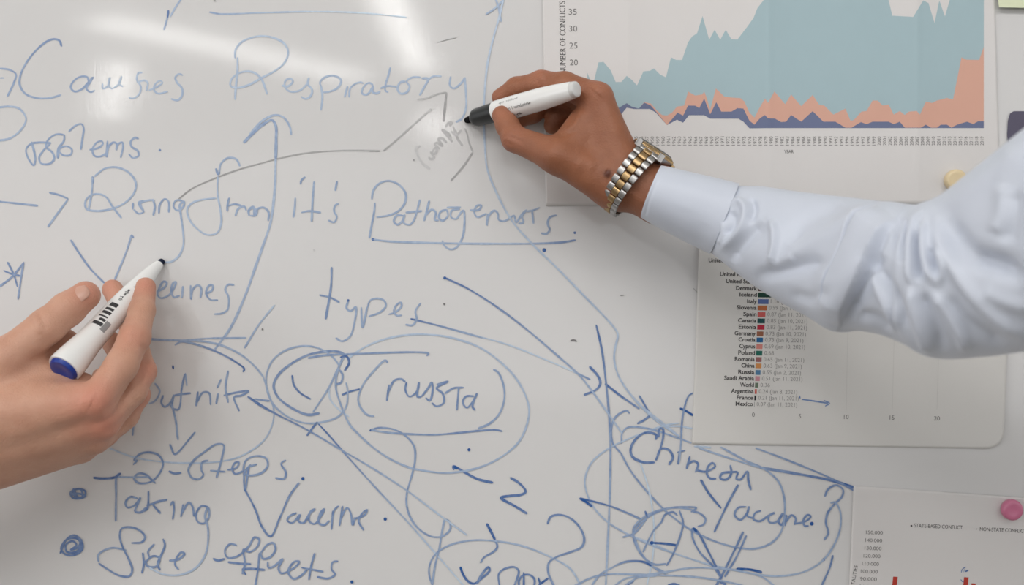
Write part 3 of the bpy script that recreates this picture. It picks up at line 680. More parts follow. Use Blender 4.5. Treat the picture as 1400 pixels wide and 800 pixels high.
for nm, y, x0, x1, val, c, _ in rows:
    bx, by = R7b(x0 - 6, y + 8)
    names.append(text_px(nm, bx, by, 5.6, 1.2, 'r', width=wid[nm] / 3.332, bold=0.022))
    p = [R7b(x0, y - 11), R7b(x1, y - 10.4), R7b(x1 - 1, y + 11.6), R7b(x0 - 1, y + 11)]
    n = max(1, int((x1 - x0) / 20))
    V, F = [], []
    for i in range(n + 1):
        for k in (0, 1):
            a = np.array(p[0 if k == 0 else 3]) * (1 - i / n) + np.array(p[1 if k == 0 else 2]) * i / n
            V.append(P(a[0], a[1], h_bar(*a) + .12))
    for i in range(n): F.append((2 * i, 2 * i + 1, 2 * i + 3, 2 * i + 2))
    o = mesh_obj('bar', V, F, mat('bar_print', rgb(*c), 0.55, 0.35, vary=0.03), bars)
    o['label'] = 'coloured bar of ' + nm
    if val:
        vx, vy = R7b(x1 + 9, y + 8)
        vals.append(text_px(val, vx, vy, 5.5, 1.2, 'l', width=len(val) * 9.7 / 3.332 if len(val) > 6 else 43 / 3.332))
printed('country_name', names, h_bar, m_text, bars, label='column of bold country names')
printed('bar_value', vals, h_bar, m_text_pale, bars, label='column of pale grey values and dates')
for t, x, y in (('0', 1030, 567), ('5', 1093.5, 569), ('10', 1157, 570), ('15', 1219.5, 571), ('20', 1281, 572)):
    printed('tick_number', [text_px(t, x, y + 3, 6, 1, 'c')], h_bar, m_text_mid, bars, label='grey scale number ' + t)
m_grid = mat('faint_grid_print', rgb(205, 203, 199), 0.55, 0.35, vary=0)
for xa, xb in ((1160, 1157), (1224, 1220), (1286, 1281)):
    V, F = [], []
    for i in range(13):
        y = 400 + (560 - 400) * i / 12; x = xa + (xb - xa) * i / 12
        V += [P(x - .4, y, h_bar(x, y) + .1), P(x + .4, y, h_bar(x, y) + .1)]
    for i in range(12): F.append((2 * i, 2 * i + 2, 2 * i + 3, 2 * i + 1))
    mesh_obj('grid_line', V, F, m_grid, bars)
def paper_ink(label, strokes, h, parent):
    V, F, S = [], [], []
    for pts, sh, w in strokes:
        ribbon(V, F, S, pts, w, sh, sh, 0)
    V = np.array([v[:] for v in V]); px = to_px(V)
    V = [P(x, y, h(x, y) + .2) for x, y in px]
    o = mesh_obj('handwriting', V, F, m_blue_ink, parent)
    a = o.data.attributes.new('ink', 'FLOAT', 'POINT'); a.data.foreach_set('value', S)
    o['label'] = label
paper_ink('small blue arrow drawn on the paper', [([(1096, 546), (1110, 548), (1132, 551.5)], .8, 2.4), ([(1126, 547.5), (1134, 551.5), (1128, 555.5)], .75, 2.2), ([(1093, 541), (1094, 545)], .8, 2.4)], h_bar, bars)

# ---- fatalities chart, lower right corner
def h_fat(x, y):
    return 0.9 + 0.3 * math.sin(x * 0.02) + 0.6 * gauss(x - 1163, 14) + 0.5 * gauss(y - 670, 10) + 1.2 * max(0, (x - 1320) / 80.0) ** 2
fat = empty('fatalities_poster', P(1290, 760, 0), 'tilted paper with red bars and a fatalities scale in the lower right corner', 'poster')
sheet('paper_sheet', [(1167, 664), (1480, 686), (1470, 930), (1156, 905)], h_fat, fat, m_paper, 90, 70)
R8 = lambda x, y: (1140 + x / 5.385, 660 + y / 5.385)
def tx8(s, x0, x1, y, dy, cap, **k):
    ax, ay = R8(x0, y); 
    return text_px(s, ax, ay, cap, 2.6, 'l', width=(x1 - x0) / 5.385, **k)
printed('legend_text', [tx8('STATE-BASED CONFLICT', 592, 948, 328, 0, 5.2), tx8('NON-STATE CONFLICT', 1075, 1415, 355, 0, 5.2)], h_fat, m_text, fat, label='small capitals STATE-BASED CONFLICT and NON-STATE CONFLICT')
dots = []
for x, y, r in ((571, 318, 7), (1050, 342, 4)):
    cx, cy = R8(x, y); n = 14
    dots.append((np.array([(cx + math.cos(i / n * 6.2832) * r / 5.385, cy - math.sin(i / n * 6.2832) * r / 5.385) for i in range(n)]), [tuple(range(n))]))
for d_ in dots: printed('legend_dot', [d_], h_fat, m_text, fat)
printed('scale_number', [text_px(t, *R8(x, y + 13), 5.0, 2.2, 'r', width=23) for t, x, y in (('150.000', 360, 370), ('140.000', 355, 428), ('130.000', 350, 486), ('120.000', 342, 543), ('110.000', 331, 600), ('100.000', 322, 657), ('90.000', 316, 713), ('80.000', 308, 770))], h_fat, m_text_mid, fat, label='column of scale numbers down from 150.000')
printed('axis_title', [text_px('FATALITIES', *R8(176, 612), 4.8, -80, 'r', width=35)], h_fat, m_text, fat, label='upright title FATALITIES')
m_red = mat('red_print', rgb(184, 60, 48), 0.55, 0.35, vary=0.03)
for p in ([(437,692),(471,694),(440,960),(406,960)], [(959,696),(993,698),(965,960),(930,960)], [(1014,741),(1045,743),(1024,960),(992,960)]):
    q = np.array([R8(*a) for a in p]); V, F = [], []
    for i in range(7):
        for a, b in ((0, 3), (1, 2)):
            c = q[a] * (1 - i / 6) + q[b] * i / 6; V.append(P(c[0], c[1], h_fat(*c) + .12))
    for i in range(6): F.append((2 * i, 2 * i + 2, 2 * i + 3, 2 * i + 1))
    mesh_obj('bar', V, F, m_red, fat)
paper_ink('small blue scribble drawn on the paper', [([R8(938,662), R8(945,640), R8(972,620)], .8, 1.6), ([R8(955,660), R8(965,635)], .6, 1.4), ([R8(968,655), R8(992,644)], .9, 2.6), ([R8(935,712), R8(945,728), R8(958,730)], .8, 1.6)], h_fat, fat)
# ------------------------------------------------------------------ lathe along an axis
def frame_axis(A, B, view=Vector((0, -1, 0))):
    w = (B - A).normalized()
    if abs(w.dot(view)) > .98: view = Vector((0, 0, 1))
    u = (view - w * view.dot(w)).normalized()     # towards the room
    v = w.cross(u).normalized()
    return w, u, v
def lathe_axis(name, A, B, prof, m, parent, n=48, cap=True):
    """prof: list of (distance from A in mm, radius in mm)."""
    w, u, v = frame_axis(A, B)
    V, F = [], []
    for t, r in prof:
        c = A + w * (t / 1000)
        for i in range(n):
            a = i / n * 2 * math.pi
            V.append(c + (u * math.cos(a) + v * math.sin(a)) * (r / 1000))
    for j in range(len(prof) - 1):
        for i in range(n):
            k = (i + 1) % n
            F.append((j * n + i, j * n + k, (j + 1) * n + k, (j + 1) * n + i))
    if cap:
        F.append(tuple(range(n))[::-1]); F.append(tuple((len(prof) - 1) * n + i for i in range(n)))
    o = mesh_obj(name, V, F, m, parent, smooth=True)
    md = o.modifiers.new('edge', 'EDGE_SPLIT'); md.split_angle = math.radians(38)
    return o
def lathe_text(name, s, A, B, rfun, start, cap, ang, m, parent, flip=False, width=None, bold=0.0):
    """Lettering wrapped on a lathe body; start = mm along the axis, ang = angle from the room-facing side."""
    w, u, v = frame_axis(A, B)
    co, fs = text_raw(s, bold)
    x = co[:, 0] / 0.7 * cap; y = co[:, 1] / 0.7 * cap
    if width: x = x / x.max() * width
    if flip: x = -x; y = -y
    V = []
    for a, b in zip(x, y):
        t = start + a; r = rfun(t) + .06
        th = math.radians(ang) + b / r
        V.append(A + w * (t / 1000) + (u * math.cos(th) + v * math.sin(th)) * (r / 1000))
    return mesh_obj(name, V, fs, m, parent)

m_white_plastic = mat('white_plastic', rgb(238, 238, 236), 0.22, 0.5, vary=0.01)
m_black_plastic = mat('black_plastic', rgb(38, 40, 40), 0.3, 0.5, vary=0.02)
m_black_felt = mat('black_felt', rgb(24, 24, 26), 0.9, 0.1, vary=0.1)
m_blue_felt = mat('dark_blue_felt', rgb(40, 46, 66), 0.9, 0.1, vary=0.1)
m_blue_plastic = mat('blue_plastic', rgb(24, 58, 148), 0.3, 0.5, vary=0.02)
m_clear = mat('milky_plastic', rgb(214, 214, 212), 0.25, 0.5, vary=0.02)
m_print = mat('black_marker_print', rgb(60, 60, 62), 0.5, 0.3, vary=0)
m_print_grey = mat('grey_marker_print', rgb(150, 150, 150), 0.5, 0.3, vary=0)

# black marker in the right hand
A1, B1 = P(636, 165, 1.0), P(789.5, 121.5, 78)
L1 = (B1 - A1).length * 1000
mk = empty('marker_pen', A1, 'white dry-erase marker with a black tip held in the hand with the wristwatch', 'marker')
lathe_axis('nib', A1, B1, [(0, 0.8), (0.6, 2.0), (2, 2.6), (6, 3.0), (8.5, 3.6), (10, 3.6)], m_black_felt, mk)
lathe_axis('grip_section', A1, B1, [(8, 3.4), (8.4, 4.4), (9.6, 4.9), (10, 5.6), (11.5, 7.0), (14, 7.6), (34, 8.3), (36, 8.3)], m_black_plastic, mk)
barrel1 = lathe_axis('barrel', A1, B1, [(35, 8.0), (35.3, 8.9), (37, 9.2), (60, 9.3), (84, 9.0), (98, 8.2), (L1 - 6, 6.9), (L1 - 4.5, 6.6)], m_white_plastic, mk)
lathe_axis('end_plug', A1, B1, [(L1 - 4.6, 6.5), (L1 - 4.2, 6.6), (L1 - 1.0, 6.1), (L1 - .2, 5.2), (L1, 4.2)], m_clear, mk)
rb = lambda t: 9.3
lathe_text('printed_text', 'whiteboard marker', A1, B1, rb, 79, 2.6, 22, m_print, barrel1, flip=True, width=34)
lathe_text('printed_text', 'dry wipe', A1, B1, rb, 66, 2.4, 62, m_print, barrel1, flip=True, width=16, bold=.03)
lathe_text('printed_text', 'bullet tip', A1, B1, rb, 66, 2.2, -22, m_print_grey, barrel1, flip=True, width=20)

# blue marker in the left hand of the picture
A2, B2 = P(222.5, 356, 1.0), P(84, 508, 96)
L2 = (B2 - A2).length * 1000
mb = empty('marker_pen', A2, 'white dry-erase marker with a blue end plug held in the bare hand at the left', 'marker')
lathe_axis('nib', A2, B2, [(0, 1.2), (0.6, 2.4), (2, 2.9), (5, 3.2), (6.2, 3.2)], m_blue_felt, mb)
barrel2 = lathe_axis('barrel', A2, B2, [(5, 3.0), (5.3, 3.9), (9, 4.6), (20, 6.3), (32, 7.6), (44, 8.7), (60, 9.6), (90, 10.1), (104, 10.6), (112, 11.6), (L2 - 12, 12.7), (L2 - 5, 13.0), (L2 - 3, 12.6)], m_white_plastic, mb)
lathe_axis('end_plug', A2, B2, [(L2 - 4, 12.0), (L2 - 3, 11.2), (L2 - 1.2, 10.6), (L2 - 0.2, 9.8), (L2, 8.6), (L2 - .6, 5.0), (L2 - 1.2, 2.0)], m_blue_plastic, mb)
rb2 = lambda t: float(np.interp(t, [20, 32, 44, 60, 90, 104, 112], [6.3, 7.6, 8.7, 9.6, 10.1, 10.6, 11.6]))
def lathe_bar(t0, t1, a0, a1, m):
    w, u, v = frame_axis(A2, B2); V, F = [], []
    n = 10
    for t in (t0, t1):
        for i in range(n + 1):
            th = math.radians(a0 + (a1 - a0) * i / n)
            V.append(A2 + w * (t / 1000) + (u * math.cos(th) + v * math.sin(th)) * ((rb2(t) + .07) / 1000))
    for i in range(n): F.append((i, i + 1, n + 2 + i, n + 1 + i))
    return V, F
V, F = [], []
for t0, t1, a0, a1 in ((66, 70, -12, 26), (72, 74.5, -12, 30), (76, 79, -14, 30), (81, 82.5, -14, 30), (84, 86.5, -16, 14), (88, 91.5, -18, 30)):
    v_, f_ = lathe_bar(t0, t1, a0, a1, m_print); b = len(V); V += v_; F += [tuple(b + i for i in f) for f in f_]
mesh_obj('printed_block', V, F, m_print, barrel2)
v_, f_ = lathe_bar(84, 94, -46, -20, m_print_grey)
mesh_obj('printed_block', v_, f_, m_print_grey, barrel2)
lathe_text('printed_text', 'dry wipe', A2, B2, rb2, 62, 2.6, 8, m_print, barrel2, flip=True, width=14, bold=.03)
lathe_text('printed_text', 'marker', A2, B2, rb2, 44, 2.4, -2, m_print_grey, barrel2, flip=True, width=12)

# ------------------------------------------------------------------ magnets, note, card
def magnet(px, py, z0, r, h, m, label, rim=0.9):
    c = P(px, py, z0)
    o = empty('magnet', c, label, 'magnet', None)
    A = c; B = c + Vector((0, -0.02, 0))
    lathe_axis('magnet_body', A, B, [(0, r * .93), (h * .15, r * .98), (h * .55, r), (h * .8, r * .96), (h * .93, r * .88), (h, r * .78), (h * .96, r * .5), (h * .93, r * .2), (h * .93, 0.05)], m, o)
    return o
m_pink = mat('pink_plastic', rgb(206, 118, 150), 0.28, 0.5, vary=0.03, coat=.3)
m_cream = mat('cream_plastic', rgb(226, 206, 166), 0.28, 0.5, vary=0.02, coat=.3)
magnet(1381, 696, h_fat(1381, 696) + .1, 8.9, 6.5, m_pink, 'round pink magnet holding the lower right paper')
magnet(1304, 247, h_chart(1304, 247) + .1, 9.2, 7.5, m_cream, 'round cream magnet on the chart paper above the sleeve')

m_note = mat('pale_green_paper', rgb(222, 228, 196), 0.8, 0.2, vary=0.02)
note = empty('sticky_note_pad', P(1400, -20, 0), 'pale green sticky note pad at the top right corner of the board', 'sticky note')
NV, NF = [], []
nq = [(1352, -90), (1470, -90), (1468, 12), (1366, 10)]
def h_note(u, v): return 3.2 + 2.5 * v * v
for lay in (0, 1):
    for j in range(9):
        for i in range(9):
            u, v = i / 8, j / 8
            q = [(nq[0][k] * (1 - u) + nq[1][k] * u) * (1 - v) + (nq[3][k] * (1 - u) + nq[2][k] * u) * v for k in (0, 1)]
            NV.append(P(q[0], q[1], h_note(u, v) if lay == 0 else 0.3 + max(0, h_note(u, v) - 3.4)))
for j in range(8):
    for i in range(8):
        a = j * 9 + i
        NF += [(a, a + 9, a + 10, a + 1), (81 + a, 81 + a + 1, 81 + a + 10, 81 + a + 9)]
for idx in ([i for i in range(9)], [80 - i for i in range(9)], [72 - 9 * j for j in range(9)], [8 + 9 * j for j in range(9)]):
    for a, b in zip(idx[:-1], idx[1:]): NF.append((a, b, 81 + b, 81 + a))
mesh_obj('note_block', NV, NF, m_note, note)

m_purple = mat('dark_purple_card', rgb(92, 88, 106), 0.6, 0.3, vary=0.03)
card = bmesh.new()
outl = []
def arc(cx, cy, r, a0, a1, n=8):
    return [(cx + r * math.cos(math.radians(a0 + (a1 - a0) * i / n)), cy - r * math.sin(math.radians(a0 + (a1 - a0) * i / n))) for i in range(n + 1)]
outl = [(1440, 152), (1440, 225), (1386, 225)] + [(1379, 205), (1377, 185), (1378, 165), (1381, 155), (1386, 152)]
fv = [card.verts.new(P(x, y, 1.4)) for x, y in outl]; bv = [card.verts.new(P(x, y, .2)) for x, y in outl]
card.faces.new(fv); card.faces.new(bv[::-1])
for i in range(len(fv)):
    k = (i + 1) % len(fv); card.faces.new((fv[k], fv[i], bv[i], bv[k]))
tag(bm_obj('purple_card', card, m_purple), 'dark purple card on the board half hidden by the upper sleeve', 'card')
# ------------------------------------------------------------------ smooth bodies from blended limbs
def smooth_body(prims, voxel=1.0, iters=3):
    """prims: (A, B, ra, rb, blend[, flat_dir, flat]) in mm-sized radii and Vector metre points.
    Returns vertices (metres) and quads of one continuous surface."""
    pr = []
    for p in prims:
        A = np.array(p[0][:]) * 1000; B = np.array(p[1][:]) * 1000
        pr.append((A, B, p[2], p[3], p[4], p[5] if len(p) > 5 else None, p[6] if len(p) > 6 else 1.0))
    lo = np.min([np.minimum(a, b) - max(ra, rb) for a, b, ra, rb, *_ in pr], 0) - 4 * voxel
    hi = np.max([np.maximum(a, b) + max(ra, rb) for a, b, ra, rb, *_ in pr], 0) + 4 * voxel
    n = np.ceil((hi - lo) / voxel).astype(int) + 1
    f = np.full(n, 1e3, np.float32)
    ax = [lo[i] + np.arange(n[i]) * voxel for i in range(3)]
    for A, B, ra, rb, k, fd, fl in pr:
        R = max(ra, rb) + k + 2 * voxel
        i0 = np.maximum(((np.minimum(A, B) - R - lo) / voxel).astype(int), 0)
        i1 = np.minimum(((np.maximum(A, B) + R - lo) / voxel).astype(int) + 2, n)
        X, Y, Z = np.meshgrid(ax[0][i0[0]:i1[0]], ax[1][i0[1]:i1[1]], ax[2][i0[2]:i1[2]], indexing='ij')
        D = B - A; L2 = max(1e-6, D @ D)
        vx, vy, vz = X - A[0], Y - A[1], Z - A[2]
        t = np.clip((vx * D[0] + vy * D[1] + vz * D[2]) / L2, 0, 1)
        vx -= t * D[0]; vy -= t * D[1]; vz -= t * D[2]
        if fd is not None:
            fdn = np.array(fd) / np.linalg.norm(fd)
            s = (vx * fdn[0] + vy * fdn[1] + vz * fdn[2]) * (1 / fl - 1)
            vx += s * fdn[0]; vy += s * fdn[1]; vz += s * fdn[2]
        d = np.sqrt(vx * vx + vy * vy + vz * vz) - (ra + (rb - ra) * t)
        sl = tuple(slice(i0[i], i1[i]) for i in range(3))
        g = f[sl]
        h = np.clip(k - np.abs(g - d), 0, None) / k
        f[sl] = np.minimum(g, d) - h * h * k * 0.25
    # surface nets
    inside = f < 0
    c = [inside[dx:n[0] - 1 + dx, dy:n[1] - 1 + dy, dz:n[2] - 1 + dz] for dx in (0, 1) for dy in (0, 1) for dz in (0, 1)]
    s = sum(x.astype(np.int8) for x in c)
    cell = (s > 0) & (s < 8)
    idx = np.argwhere(cell)
    vid = np.full(cell.shape, -1, np.int64); vid[cell] = np.arange(len(idx))
    acc = np.zeros((len(idx), 3)); cnt = np.zeros(len(idx))
    offs = [(dx, dy, dz) for dx in (0, 1) for dy in (0, 1) for dz in (0, 1)]
    for a in offs:
        for axis in range(3):
            if a[axis]: continue
            b = list(a); b[axis] = 1
            fa = f[idx[:, 0] + a[0], idx[:, 1] + a[1], idx[:, 2] + a[2]]
            fb = f[idx[:, 0] + b[0], idx[:, 1] + b[1], idx[:, 2] + b[2]]
            m = (fa < 0) != (fb < 0)
            t = np.where(m, fa / np.where(m, fa - fb, 1), 0)
            pnt = np.tile(np.array(a, float), (len(idx), 1)); pnt[:, axis] += t
            acc[m] += pnt[m]; cnt[m] += 1
    V = (idx + acc / cnt[:, None]) * voxel + lo
    Fs = []
    for axis in range(3):
        o1, o2 = [(1, 2), (2, 0), (0, 1)][axis]
        sl0 = [slice(None)] * 3; sl1 = [slice(None)] * 3
        sl0[axis] = slice(0, -1); sl1[axis] = slice(1, None)
        m = inside[tuple(sl0)] != inside[tuple(sl1)]
        e = np.argwhere(m)
        e = e[(e[:, o1] > 0) & (e[:, o2] > 0) & (e[:, o1] < n[o1] - 1) & (e[:, o2] < n[o2] - 1)]
        q = []
        for d1, d2 in ((0, 0), (-1, 0), (-1, -1), (0, -1)):
            g = e.copy(); g[:, o1] += d1; g[:, o2] += d2
            q.append(vid[g[:, 0], g[:, 1], g[:, 2]])
        q = np.stack(q, 1)
        ins = inside[e[:, 0], e[:, 1], e[:, 2]]
        q[~ins] = q[~ins][:, ::-1]
        Fs.append(q)
    F = np.vstack(Fs)
    V = lap(V, F, iters)
    return V / 1000.0, F

def edges_of(F):
    e = np.vstack([F[:, [0, 1]], F[:, [1, 2]], F[:, [2, 3]], F[:, [3, 0]]])
    return e
def lap(V, F, iters, lam=0.5):
    e = edges_of(F)
    for it in range(iters):
        for l in (lam, -lam * 1.03):
            s = np.zeros_like(V); c = np.zeros(len(V))
            for k in range(3):
                s[:, k] = np.bincount(e[:, 0], V[e[:, 1], k], len(V)) + np.bincount(e[:, 1], V[e[:, 0], k], len(V))
            c = np.bincount(e[:, 0], minlength=len(V)) + np.bincount(e[:, 1], minlength=len(V))
            V = V + l * (s / c[:, None] - V)
    return V
def normals_of(V, F):
    n = np.cross(V[F[:, 2]] - V[F[:, 0]], V[F[:, 3]] - V[F[:, 1]])
    N = np.zeros_like(V)
    for k in range(4):
        for j in range(3):
            N[:, j] += np.bincount(F[:, k], n[:, j], len(V))
    return N / np.maximum(np.linalg.norm(N, axis=1), 1e-12)[:, None]
def dist_poly(px, pts):
    c = catmull(pts, 4.0)
    best = np.full(len(px), 1e9); side = np.ones(len(px)); tt = np.zeros(len(px))
    lo = c.min(0) - 220; hi = c.max(0) + 220
    m = np.all((px > lo) & (px < hi), 1)
    q = px[m]; b = np.full(len(q), 1e9); sd = np.zeros(len(q)); tq = np.zeros(len(q))
    for i in range(len(c) - 1):
        a, d = c[i], c[i + 1] - c[i]
        l2 = max(1e-9, d @ d)
        t = np.clip(((q - a) @ d) / l2, 0, 1)
        r = q - a - t[:, None] * d
        dd = np.hypot(r[:, 0], r[:, 1])
        u = dd < b
        b[u] = dd[u]; sd[u] = (d[0] * r[u, 1] - d[1] * r[u, 0]); tq[u] = (i + t[u]) / (len(c) - 1)
    best[m] = b; side[m] = np.sign(sd); tt[m] = tq
    return best, side, tt
def sculpt(V, F, strokes, gain=1.0):
    """Raise (+) or cut (-) soft strokes into the room-facing side. stroke = (points px, height mm, width px[, 'step'])."""
    N = normals_of(V, F)
    if N[:, 1][np.argmin(V[:, 1])] > 0: N = -N
    px = to_px(V)
    view = np.stack([V[:, 0], V[:, 1] + DCAM, V[:, 2] - EYE], 1); view /= np.linalg.norm(view, axis=1)[:, None]
    facing = np.clip(-(N * view).sum(1) * 2.2, 0, 1)
    disp = np.zeros(len(V))
    for st in strokes:
        pts, hgt, w = st[:3]
        d, sd, t = dist_poly(px, pts)
        fade = np.clip(np.minimum(t, 1 - t) * 5 + 0.15, 0, 1) if len(pts) > 1 else 1.0
        if len(st) > 3 and st[3] == 'step':       # a lip: high on one side, dropping sharply on the other
            x = d * sd / w
            prof = np.where(x < 0, np.exp(-(x / 3.5) ** 2), -0.4 * np.exp(-(x / 0.8) ** 2) * (1 - np.exp(-(x / .14) ** 2)) + np.exp(-(x / .14) ** 2))
            disp += hgt * prof * fade
        else:
            disp += gain * hgt * np.exp(-(d / w) ** 2) * fade
    return V + N * (disp * facing / 1000.0)[:, None]

def skin_mat(name, base, dark, red, sss=0.12):
    m = bpy.data.materials.new(name); m.use_nodes = True
    nt = m.node_tree; b = nt.nodes['Principled BSDF']
    b.inputs['Roughness'].default_value = 0.5; b.inputs['Specular IOR Level'].default_value = 0.4
    b.inputs['Subsurface Weight'].default_value = sss
    b.inputs['Subsurface Radius'].default_value = (1.0, 0.35, 0.2); b.inputs['Subsurface Scale'].default_value = 0.005
    tc = nt.nodes.new('ShaderNodeTexCoord')
    def noise(sc, det):
        n = nt.nodes.new('ShaderNodeTexNoise'); n.inputs['Scale'].default_value = sc; n.inputs['Detail'].default_value = det
        nt.links.new(tc.outputs['Object'], n.inputs['Vector']); return n
    n1 = noise(55, 4); n2 = noise(22, 2); n3 = noise(900, 2)
    r1 = nt.nodes.new('ShaderNodeMapRange'); r1.inputs[1].default_value = .35; r1.inputs[2].default_value = .7
    nt.links.new(n1.outputs['Fac'], r1.inputs[0])
    mx = nt.nodes.new('ShaderNodeMix'); mx.data_type = 'RGBA'; mx.inputs['A'].default_value = base; mx.inputs['B'].default_value = dark
    sc = nt.nodes.new('ShaderNodeMath'); sc.operation = 'MULTIPLY'; sc.inputs[1].default_value = .45
    nt.links.new(r1.outputs[0], sc.inputs[0]); nt.links.new(sc.outputs[0], mx.inputs['Factor'])
    at = nt.nodes.new('ShaderNodeAttribute'); at.attribute_name = 'flush'
    m2 = nt.nodes.new('ShaderNodeMix'); m2.data_type = 'RGBA'; m2.inputs['B'].default_value = red
    nt.links.new(mx.outputs['Result'], m2.inputs['A']); nt.links.new(at.outputs['Fac'], m2.inputs['Factor'])
    am = nt.nodes.new('ShaderNodeAttribute'); am.attribute_name = 'mole'
    m3 = nt.nodes.new('ShaderNodeMix'); m3.data_type = 'RGBA'; m3.inputs['B'].default_value = rgb(84, 46, 38)
    nt.links.new(m2.outputs['Result'], m3.inputs['A']); nt.links.new(am.outputs['Fac'], m3.inputs['Factor'])
    nt.links.new(m3.outputs['Result'], b.inputs['Base Color'])
    bp = nt.nodes.new('ShaderNodeBump'); bp.inputs['Strength'].default_value = 0.38; bp.inputs['Distance'].default_value = 0.0006
    vo = nt.nodes.new('ShaderNodeTexVoronoi'); vo.inputs['Scale'].default_value = 620
    nt.links.new(tc.outputs['Object'], vo.inputs['Vector'])
    ad = nt.nodes.new('ShaderNodeMath'); ad.operation = 'ADD'
    nt.links.new(n3.outputs['Fac'], ad.inputs[0]); nt.links.new(vo.outputs['Distance'], ad.inputs[1])
    nt.links.new(ad.outputs[0], bp.inputs['Height']); nt.links.new(bp.outputs['Normal'], b.inputs['Normal'])
    return m

def body_obj(name, V, F, m, parent, flush=(), mole=None):
    o = mesh_obj(name, V, F, m, parent, smooth=True)
    fl = np.zeros(len(V)); ml = np.zeros(len(V))
    for c, r, a in flush:
        d = np.linalg.norm(V - np.array(c[:]), axis=1) * 1000
        fl = np.maximum(fl, a * np.exp(-(d / r) ** 2))
    if mole is not None:
        c, r = mole; d = np.linalg.norm(V - np.array(c[:]), axis=1) * 1000
        dm = d.min(); ml = np.clip(1.25 * np.exp(-((d - dm) / r) ** 2), 0, .85)
    a = o.data.attributes.new('flush', 'FLOAT', 'POINT'); a.data.foreach_set('value', fl)
    a = o.data.attributes.new('mole', 'FLOAT', 'POINT'); a.data.foreach_set('value', ml)
    return o

def nail(name, base, tip, normal, w, m, parent, curve=0.35):
    """Finger nail plate from base to tip (Vectors), half width w mm."""
    ax = (tip - base); ln = ax.length; ax.normalize()
    nn = (normal - ax * normal.dot(ax)).normalized(); sx = ax.cross(nn).normalized()
    V, F = [], []
    n, mrow = 14, 14
    for lay in (0, 1):
        for j in range(mrow + 1):
            t = j / mrow
            # rounded outline
            hw = w * (1 - max(0, (0.25 - t) / .25) ** 2 * .55) * (1 - max(0, (t - .7) / .3) ** 2 * .45)
            for i in range(n + 1):
                s = i / n * 2 - 1
                zz = -curve * (s * s) * w + 0.5 * math.sin(t * math.pi) - (0.5 if lay else 0)
                V.append(base + ax * (ln * t) + sx * (hw * s / 1000) + nn * (zz / 1000))
    k = (n + 1) * (mrow + 1)
    for j in range(mrow):
        for i in range(n):
            a = j * (n + 1) + i
            F += [(a, a + 1, a + n + 2, a + n + 1), (k + a, k + a + n + 1, k + a + n + 2, k + a + 1)]
    for idx in (list(range(n + 1)), [mrow * (n + 1) + i for i in range(n + 1)][::-1], [j * (n + 1) for j in range(mrow + 1)][::-1], [j * (n + 1) + n for j in range(mrow + 1)]):
        for a, b in zip(idx[:-1], idx[1:]): F.append((b, a, k + a, k + b))
    o = mesh_obj(name, V, F, m, parent, smooth=True)
    return o

J = lambda px, py, z: P(px, py, z)
def chain(pts, k=5):
    """pts: (px, py, z, r) joints -> tapered limb pieces."""
    return [(J(*a[:3]), J(*b[:3]), a[3], b[3], k) for a, b in zip(pts[:-1], pts[1:])]

# ---- person at the right: tanned right hand writing with the black marker
m_skin_tan = skin_mat('tan_skin', rgb(156, 101, 73), rgb(124, 76, 53), rgb(186, 122, 98))
right = empty('person', P(960, 262, 70), 'person in a pale blue shirt sleeve writing with the black marker', 'person')
Rp = []
Rp += chain([(817, 134, 60, 12.0), (849, 232, 62, 17.5)], 10)            # index metacarpal
Rp += chain([(812, 148, 44, 11.5), (850, 236, 56, 17)], 10)
Rp += chain([(808, 160, 29, 11), (850, 245, 50, 17)], 10)
Rp += chain([(803, 176, 17, 10), (848, 250, 50, 16)], 10)
Rp += chain([(838, 259, 63, 15.5), (762, 213, 66, 13.2), (704, 190, 50, 10.2)], 8)
Rp += chain([(704, 190, 50, 10.0), (694, 172, 43, 9.0), (686, 158, 39, 8.0)], 4)   # thumb
Rp += chain([(790, 190, 56, 14), (845, 245, 60, 18)], 12)              # thenar
Rp += chain([(772, 212, 62, 9), (796, 168, 55, 11)], 10)               # web of the thumb
Rp += chain([(817, 134, 60, 12.0), (772, 117, 48, 10.4), (740, 113, 36, 9.4), (706, 120, 22, 8.3), (684, 133, 13, 7.2)], 4)   # index finger
Rp += chain([(812, 148, 44, 11.5), (782, 128, 24, 9.8), (757, 130, 12, 9.2), (728, 154, 11, 8.4), (706, 165, 14, 7.4)], 4)      # middle
Rp += chain([(808, 160, 29, 11), (791, 142, 14, 9.2), (777, 148, 12, 8.6), (760, 164, 12, 7.8), (755, 172, 14, 7)], 4)
Rp += chain([(803, 176, 17, 10), (792, 170, 12, 8.2), (783, 176, 11, 7.6), (772, 184, 14, 6.8)], 4)
Rp += [(J(848, 242, 58), J(905, 268, 66), 21, 21, 12, (0, 1, 0), .9), (J(905, 268, 66), J(1010, 302, 92), 21, 16, 10),
       (J(1010, 302, 92), J(1215, 372, 172), 16, 22, 10), (J(1215, 372, 172), J(1440, 330, 255), 28, 34, 14), (J(1440, 330, 255), J(1600, 270, 305), 34, 38, 14)]
V, F = smooth_body(Rp, 1.0, 4)
